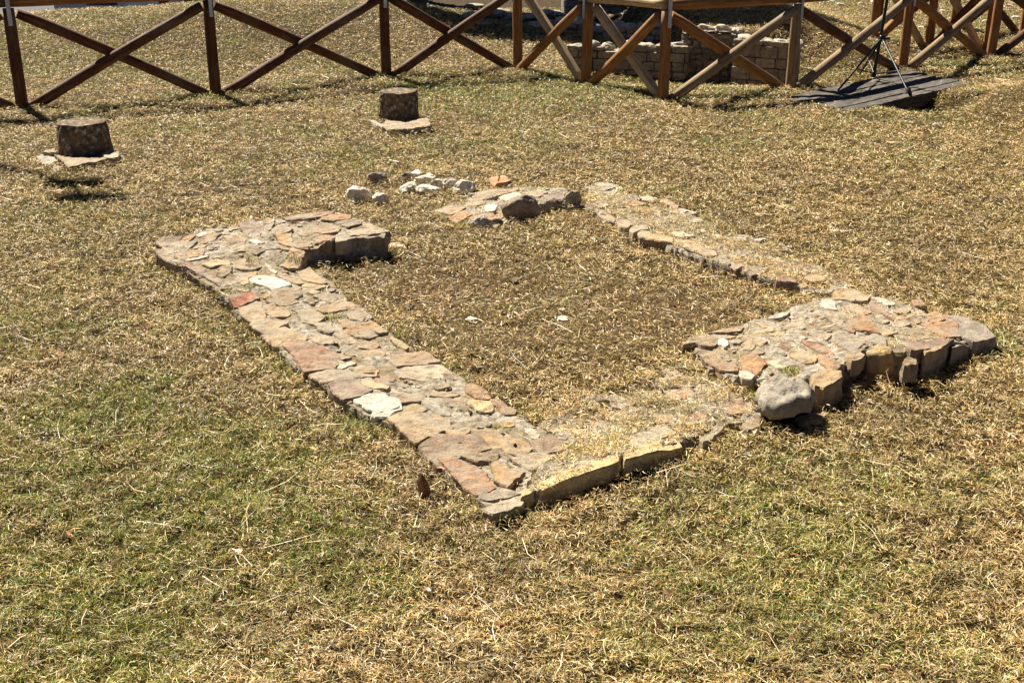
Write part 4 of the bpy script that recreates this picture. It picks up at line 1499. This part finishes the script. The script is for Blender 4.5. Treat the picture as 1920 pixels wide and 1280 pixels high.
def greenness(x, y):
    g = .62 * fbm(x, y, .55, 11, 3) + .38 * fbm(x, y, .16, 12, 2) + .25 * (fbm(x, y, 2.6, 13, 2) - .5)
    g = g - .52 + .28 * np.minimum(field(GREEN, x, y), 1.3)
    g = g + .10 * sstep(0.5, -1.6, x) * sstep(8.5, 5, y) + .09 * sstep(8, 11, y) - .04 * sstep(.6, 1.6, x) * sstep(9, 7, y)
    g = g - .30 * np.minimum(field(BARE, x, y), 1)
    return g


bare_g = np.minimum(field(BARE, verts[:, 0], verts[:, 1]), 1)
gcol = np.ones((len(verts), 3)) * np.array([1, 1, 1])
gcol = gcol * (1 - bare_g[:, None] * .0) + bare_g[:, None] * np.array([.9, .95, 1.3])
ground = fast_mesh('ground', verts, quads.ravel(), np.full(len(quads), 4), 'thatch_soil', gcol)
ground.data.polygons.foreach_set('use_smooth', np.ones(len(quads), bool))
meta(ground, kind='structure')

# ------------------------------------------------------------------ grass
AWALLS = list(WALLS.values())


def surface(x, y):
    """height of what the grass grows on, and how thickly it grows there"""
    z = terrain(x, y) + hummock(x, y)
    keep = np.ones(x.shape)
    for w in AWALLS:
        poly = np.array(w['poly'])
        bb = (x > poly[:, 0].min()) & (x < poly[:, 0].max()) & (y > poly[:, 1].min()) & (y < poly[:, 1].max())
        idx = np.nonzero(bb)[0]
        ins = inside(w['poly'], x[idx], y[idx])
        idx = idx[ins]
        zz = w['z'](x[idx], y[idx]) - .018
        z[idx] = np.maximum(z[idx], zz)
        clump = sstep(.42, .62, fbm(x[idx], y[idx], .12, 31, 2))
        keep[idx] = w['cover'] * (.35 + 1.3 * clump)
        if w['cover'] > .6:
            z[idx] = z[idx] + .014
    for poly in STONE_POLYS:
        pa_ = np.array(poly)
        bb = (x > pa_[:, 0].min()) & (x < pa_[:, 0].max()) & (y > pa_[:, 1].min()) & (y < pa_[:, 1].max())
        idx = np.nonzero(bb)[0]
        if len(idx):
            ins = inside(poly, x[idx], y[idx])
            keep[idx[ins]] *= .03
    keep = np.where((y > 19.2) & (x < -1.7), 0.0, keep)
    return z, keep


def strew(n, dmin, dmax, power, seed, clump=0, spread=.03):
    rg = np.random.default_rng(seed)
    if clump:
        m_ = n // clump
    else:
        m_ = n
    # density ~ distance^-power inside the widening field of view
    u = rg.random(m_)
    e = 2 - power
    d = (dmin ** e + u * (dmax ** e - dmin ** e)) ** (1 / e) if abs(e) > 1e-3 else dmin * (dmax / dmin) ** u
    x = rg.uniform(-.5, .5, m_) * (d * 1.02 + 1.2)
    y = d
    if clump:
        x = np.repeat(x, clump) + rg.normal(0, spread, m_ * clump)
        y = np.repeat(y, clump) + rg.normal(0, spread, m_ * clump)
    return x, y, rg


def blades(x, y, z, head, length, width, tilt, curl, col, rg):
    n = len(x)
    hx, hy = np.cos(head), np.sin(head)
    sx, sy = -hy, hx
    roll = rg.uniform(-.9, .9, n)
    w = width / 2
    # side vector rolled about the blade so that faces look everywhere
    svx, svy, svz = sx * np.cos(roll), sy * np.cos(roll), np.sin(roll)
    t2 = tilt - curl
    l1, l2 = length * .5, length * .5
    mx = x + hx * np.cos(tilt) * l1
    my = y + hy * np.cos(tilt) * l1
    mz = z + np.sin(tilt) * l1
    bend = rg.normal(0, .35, n)
    hx2, hy2 = np.cos(head + bend), np.sin(head + bend)
    tx = mx + hx2 * np.cos(t2) * l2
    ty = my + hy2 * np.cos(t2) * l2
    tz = np.maximum(mz + np.sin(t2) * l2, z - .002)
    V = np.empty((n, 5, 3), np.float32)
    for k, (s, qx, qy, qz) in enumerate([(-1, x, y, z), (1, x, y, z), (-.85, mx, my, mz), (.85, mx, my, mz)]):
        V[:, k, 0] = qx + s * svx * w
        V[:, k, 1] = qy + s * svy * w
        V[:, k, 2] = qz + s * svz * w
    V[:, 4, 0], V[:, 4, 1], V[:, 4, 2] = tx, ty, tz
    Cc = np.repeat(col[:, None, :], 5, 1).astype(np.float32)
    return V.reshape(-1, 3), Cc.reshape(-1, 3)


def finish(name, chunks, material):
    V = np.concatenate([c[0] for c in chunks])
    Cc = np.concatenate([c[1] for c in chunks])
    n = len(V) // 5
    b = (np.arange(n) * 5)[:, None]
    loops = (b + np.array([0, 1, 3, 2, 2, 3, 4])[None, :]).ravel()
    counts = np.tile([4, 3], n)
    return fast_mesh(name, V, loops, counts, material, Cc), n


STRAW = np.array([(.58, .415, .175), (.50, .335, .125), (.40, .25, .085), (.62, .47, .23), (.33, .185, .06), (.22, .12, .042), (.55, .41, .14), (.44, .33, .085)])
STRAW_P = np.array([.2, .2, .15, .13, .1, .07, .09, .06])
GREENS = np.array([(.25, .27, .035), (.35, .31, .05), (.15, .225, .028), (.105, .195, .026), (.21, .30, .035), (.40, .345, .07), (.08, .14, .022)])
GREEN_P = np.array([.22, .22, .15, .11, .14, .12, .04])


def pick(pal, p, n, rg):
    c = pal[rg.choice(len(pal), n, p=p / p.sum())]
    return c * np.clip(rg.lognormal(-.08, .38, (n, 1)), .3, 1.55) * rg.uniform(.93, 1.07, (n, 3))


QUAL = 1.0
chunks = []


def dscale(y):
    return np.clip((y / 5.0) ** .62, .72, 2.6)


# 1 matted straw
x, y, rg = strew(int(2000000 * QUAL), 2.5, 24, 1.55, 101)
z, keep = surface(x, y)
bare = np.minimum(field(BARE, x, y), 1)
dens = keep * (1 - .66 * bare) * (-.02 + 1.35 * fbm(x, y, .04, 41, 2))
ok = rg.random(len(x)) < dens
x, y, z = x[ok], y[ok], z[ok]
n = len(x)
g = greenness(x, y)
isg = rg.random(n) < np.clip(.06 + 1.25 * g, .03, .6)
col = pick(STRAW, STRAW_P, n, rg)
dark = fbm(x, y, .28, 51, 2)
col *= (.62 + .8 * dark)[:, None]
colg = pick(GREENS, GREEN_P, n, rg)
col = np.where(isg[:, None], colg, col)
s = dscale(y)
length = rg.uniform(.012, .040, n) * s ** .45
width = rg.uniform(.0015, .0028, n) * s ** .9
tilt = np.abs(rg.normal(.22, .3, n)) + isg * rg.uniform(.1, .7, n)
c_ = blades(x, y, z + rg.uniform(-.004, .030, n), rg.uniform(0, 6.283, n), length, width, tilt, rg.uniform(0, .8, n), col, rg)
chunks.append(c_)

# 2 upright tufts, dry and green
x, y, rg = strew(int(560000 * QUAL), 2.5, 22, 1.5, 202, clump=12, spread=.016)
z, keep = surface(x, y)
bare = np.minimum(field(BARE, x, y), 1)
g0 = greenness(x, y)
per = np.repeat(rg.random(len(x) // 12), 12)
ok = (rg.random(len(x)) < keep) & (per < (.46 + 1.3 * np.clip(g0, 0, 1) - .4 * bare))
x, y, z, g0 = x[ok], y[ok], z[ok], g0[ok]
per2 = np.repeat(rg.random(len(per) // 12), 12)[ok]
n = len(x)
isg = per2 < np.clip(.16 + 2.0 * g0, .05, .85)
isg &= rg.random(n) < .85
col = np.where(isg[:, None], pick(GREENS, GREEN_P, n, rg), pick(STRAW, STRAW_P, n, rg) * .92)
s = dscale(y)
length = rg.uniform(.018, .044, n) * s ** .25 * np.where(isg, 1.15, 1.0)
width = rg.uniform(.002, .0036, n) * s ** .9
tilt = rg.uniform(.35, 1.35, n)
chunks.append(blades(x, y, z - .003, rg.uniform(0, 6.283, n), length, width, tilt, rg.uniform(.2, 1.1, n), col, rg))

# 3 long bleached stalks lying about
x, y, rg = strew(int(5200 * QUAL), 2.5, 14, 1.4, 303)
z, keep = surface(x, y)
ok = rg.random(len(x)) < np.maximum(keep, .25)
x, y, z = x[ok], y[ok], z[ok]
n = len(x)
col = pick(np.array([(.68, .54, .31), (.58, .43, .22), (.42, .29, .14)]), np.array([.5, .35, .15]), n, rg)
s = dscale(y)
chunks.append(blades(x, y, z + rg.uniform(.008, .03, n), rg.uniform(0, 6.283, n), rg.uniform(.06, .19, n), rg.uniform(.0018, .003, n) * s ** .8, rg.normal(.05, .1, n), rg.normal(0, .15, n), col, rg))

# 3b fringe of grass along the foot of the walls
fx, fy = [], []
for w_ in AWALLS:
    e = np.array(resample(w_['poly'], .012))
    cen_ = e.mean(0)
    fx.append(e[:, 0])
    fy.append(e[:, 1])
fx, fy = np.concatenate(fx), np.concatenate(fy)
rg = np.random.default_rng(505)
idx = rg.integers(0, len(fx), 15000)
patch = fbm(fx[idx], fy[idx], .18, 61, 2)
idx = idx[(patch > .44) & ~((fx[idx] > .02) & (fx[idx] < .75) & (fy[idx] < 4.45))]
n = len(idx)
x, y = fx[idx] + rg.normal(0, .02, n), fy[idx] + rg.normal(0, .02, n)
z = terrain(x, y)
isg = rg.random(n) < .22 + .9 * np.clip(greenness(x, y), 0, .5)
col = np.where(isg[:, None], pick(GREENS, GREEN_P, n, rg), pick(STRAW, STRAW_P, n, rg))
chunks.append(blades(x, y, z - .003, rg.uniform(0, 6.283, n), rg.uniform(.025, .06, n), rg.uniform(.002, .0036, n), rg.uniform(.3, 1.3, n), rg.uniform(.1, 1, n), col, rg))
# 3c straw litter caught on the walls
x, y, rg = strew(60000, 3.2, 8.5, .6, 606)
ok = np.zeros(len(x), bool)
for w_ in AWALLS:
    ok |= inside(w_['poly'], x, y)
x, y = x[ok], y[ok]
z, keep = surface(x, y)
ok = (rg.random(len(x)) < .85) & (fbm(x, y, .09, 71, 2) > .40)
x, y, z = x[ok], y[ok], z[ok] + .012
n = len(x)
col = pick(STRAW, STRAW_P, n, rg)
chunks.append(blades(x, y, z, rg.uniform(0, 6.283, n), rg.uniform(.012, .04, n), rg.uniform(.0016, .003, n), np.abs(rg.normal(.05, .15, n)), rg.uniform(0, .4, n), col, rg))

# 4 lusher clumps where the photograph shows them
for (px, py, rad, num, lm, hz) in [(725, 800, .13, 520, .075, 0), (700, 770, .08, 200, .07, 0), (545, 690, .07, 260, .07, 0), (1005, 778, .045, 150, .05, .01), (840, 690, .04, 110, .045, 0),
                                   (805, 875, .05, 140, .055, 0), (985, 960, .05, 150, .05, 0), (428, 545, .06, 170, .045, .07), (470, 485, .03, 70, .035, .1), (1315, 822, .06, 180, .05, 0),
                                   (1425, 745, .04, 140, .07, .02), (1485, 690, .05, 120, .04, .09), (600, 540, .035, 80, .04, .05), (555, 478, .04, 110, .05, .1), (470, 535, .03, 70, .04, .08),
                                   (625, 590, .04, 90, .035, .05), (750, 620, .03, 60, .035, .04), (1290, 655, .03, 60, .04, .02), (1852, 640, .06, 120, .08, .0), (1430, 565, .03, 50, .04, 0),
                                   (1690, 640, .03, 60, .035, .12), (1560, 640, .03, 70, .035, .08), (940, 800, .03, 60, .03, .035), (1290, 690, .05, 60, .04, .02), (880, 345, .08, 160, .06, 0),
                                   (850, 358, .05, 80, .05, 0), (425, 940, .12, 260, .06, 0), (1500, 1010, .1, 260, .06, 0), (560, 870, .12, 260, .06, 0), (350, 1245, .1, 160, .07, 0),
                                   (1000, 355, .05, 80, .05, .05), (1095, 372, .06, 110, .06, .05), (870, 420, .04, 60, .05, .03)]:
    cx, cy = (float(q) for q in P(px, py, hz))
    rg = np.random.default_rng(int(px * 7 + py))
    x = cx + rg.normal(0, rad * .6, num)
    y = cy + rg.normal(0, rad * .6, num)
    z = np.maximum(terrain(x, y), hz - .012) - .004
    col = pick(GREENS, GREEN_P, num, rg)
    straw = rg.random(num) < .18
    col[straw] = pick(STRAW, STRAW_P, int(straw.sum()), rg)
    chunks.append(blades(x, y, z, rg.uniform(0, 6.283, num), rg.uniform(.5, 1.1, num) * lm, rg.uniform(.0025, .0042, num), rg.uniform(.35, 1.3, num), rg.uniform(.1, 1.0, num), col, rg))

grass, nbl = finish('grass', chunks, 'grass_blade')
meta(grass, kind='stuff')
print('blades', nbl)

# fallen leaves: short broad blades of brown and rust
chunks = []
x, y, rg = strew(900, 2.6, 12, 1.4, 404)
z, keep = surface(x, y)
n = len(x)
col = pick(np.array([(.16, .06, .025), (.28, .11, .045), (.22, .13, .06), (.36, .2, .09), (.08, .045, .025)]), np.array([.25, .2, .25, .15, .15]), n, rg)
chunks.append(blades(x, y, z + .015, rg.uniform(0, 6.283, n), rg.uniform(.02, .045, n), rg.uniform(.008, .017, n), rg.uniform(0, .6, n), rg.uniform(-.5, .8, n), col, rg))
lv, _ = finish('fallen_leaves', chunks, 'grass_blade')
meta(lv, kind='stuff')

# pale grit on the bare earth inside the room
rg = np.random.default_rng(9)
parts, cols = [], []
tot = 0
bx = [b for b in BARE[:6]]
for i in range(1700):
    a = bx[rg.integers(len(bx))]
    x, y = a[0] + rg.normal(0, a[2] * .6), a[1] + rg.normal(0, a[2] * .6)
    if any(inside(w['poly'], np.array([x]), np.array([y]))[0] for w in AWALLS):
        continue
    r = rg.uniform(.003, .010)
    z = float(terrain(x, y))
    v, f = rock_mesh((x, y, z + r * .3), (r * rg.uniform(.8, 1.5), r, r * .6), i, 1, cuts=3)
    parts.append((v, f))
    cols += [colmix(['W', 'G', 'T', 'TB', 'G', 'B', 'W'][rg.integers(7)])] * len(v)
v, f = join(parts)
gv = mk('gravel', v, f, 'field_stone', None, col=np.array(cols))
meta(gv, kind='stuff')

# brown curled leaf standing in the turf near the paved wall
x, y, z = T(797, 940)
V, Fc = [], []
for i in range(7):
    t = i / 6
    w = .022 * math.sin(math.pi * (t * .8 + .12))
    V += [(x - .006 * t - w, y + .01 * t, z + .095 * t), (x - .012 * t, y + .012 + .012 * t, z + .095 * t + .004), (x - .004 * t + w, y + .0 * t, z + .095 * t)]
for i in range(6):
    a = i * 3
    Fc += [(a, a + 1, a + 4, a + 3), (a + 1, a + 2, a + 5, a + 4)]
lf = mk('dry_leaf', V, Fc, 'grass_blade', None, origin=(x, y, z), col=(.10, .045, .02))
meta(lf, 'dark brown curled leaf standing upright in the turf beside the paved wall', 'leaf')

# ------------------------------------------------------------------ light, sky, camera
w = bpy.data.worlds.new('World')
bpy.context.scene.world = w
w.use_nodes = True
nt = w.node_tree
nt.nodes.clear()
sky = nt.nodes.new('ShaderNodeTexSky')
sky.sky_type = 'NISHITA'
sky.sun_disc = False
sky.sun_elevation = SUN_EL
sky.sun_rotation = SUN_AZ
sky.altitude = 600
sky.air_density = .2
sky.dust_density = .2
bg = nt.nodes.new('ShaderNodeBackground')
bg.inputs['Strength'].default_value = .05
wo = nt.nodes.new('ShaderNodeOutputWorld')
nt.links.new(sky.outputs[0], bg.inputs[0])
nt.links.new(bg.outputs[0], wo.inputs[0])

sl = bpy.data.lights.new('sun', 'SUN')
sl.energy = 5.0
sl.angle = R(.5)
sl.color = (1, .94, .82)
so = bpy.data.objects.new('sun', sl)
C.objects.link(so)
to_sun = Vector((math.sin(SUN_AZ) * math.cos(SUN_EL), math.cos(SUN_AZ) * math.cos(SUN_EL), math.sin(SUN_EL)))
so.rotation_euler = (-to_sun).to_track_quat('-Z', 'Y').to_euler()
so.location = to_sun * 30

cd = bpy.data.cameras.new('camera')
cd.sensor_width = 36
cd.lens = 36 * F / 1920
cd.clip_end = 3000
cam = bpy.data.objects.new('camera', cd)
C.objects.link(cam)
cam.location = (0, 0, CAMH)
cam.rotation_euler = (math.pi / 2 - PITCH, 0, 0)
sc = bpy.context.scene
sc.camera = cam
sc.view_settings.view_transform = 'Standard'
sc.view_settings.look = 'None'
sc.view_settings.exposure = 1.5
sc.view_settings.gamma = 1
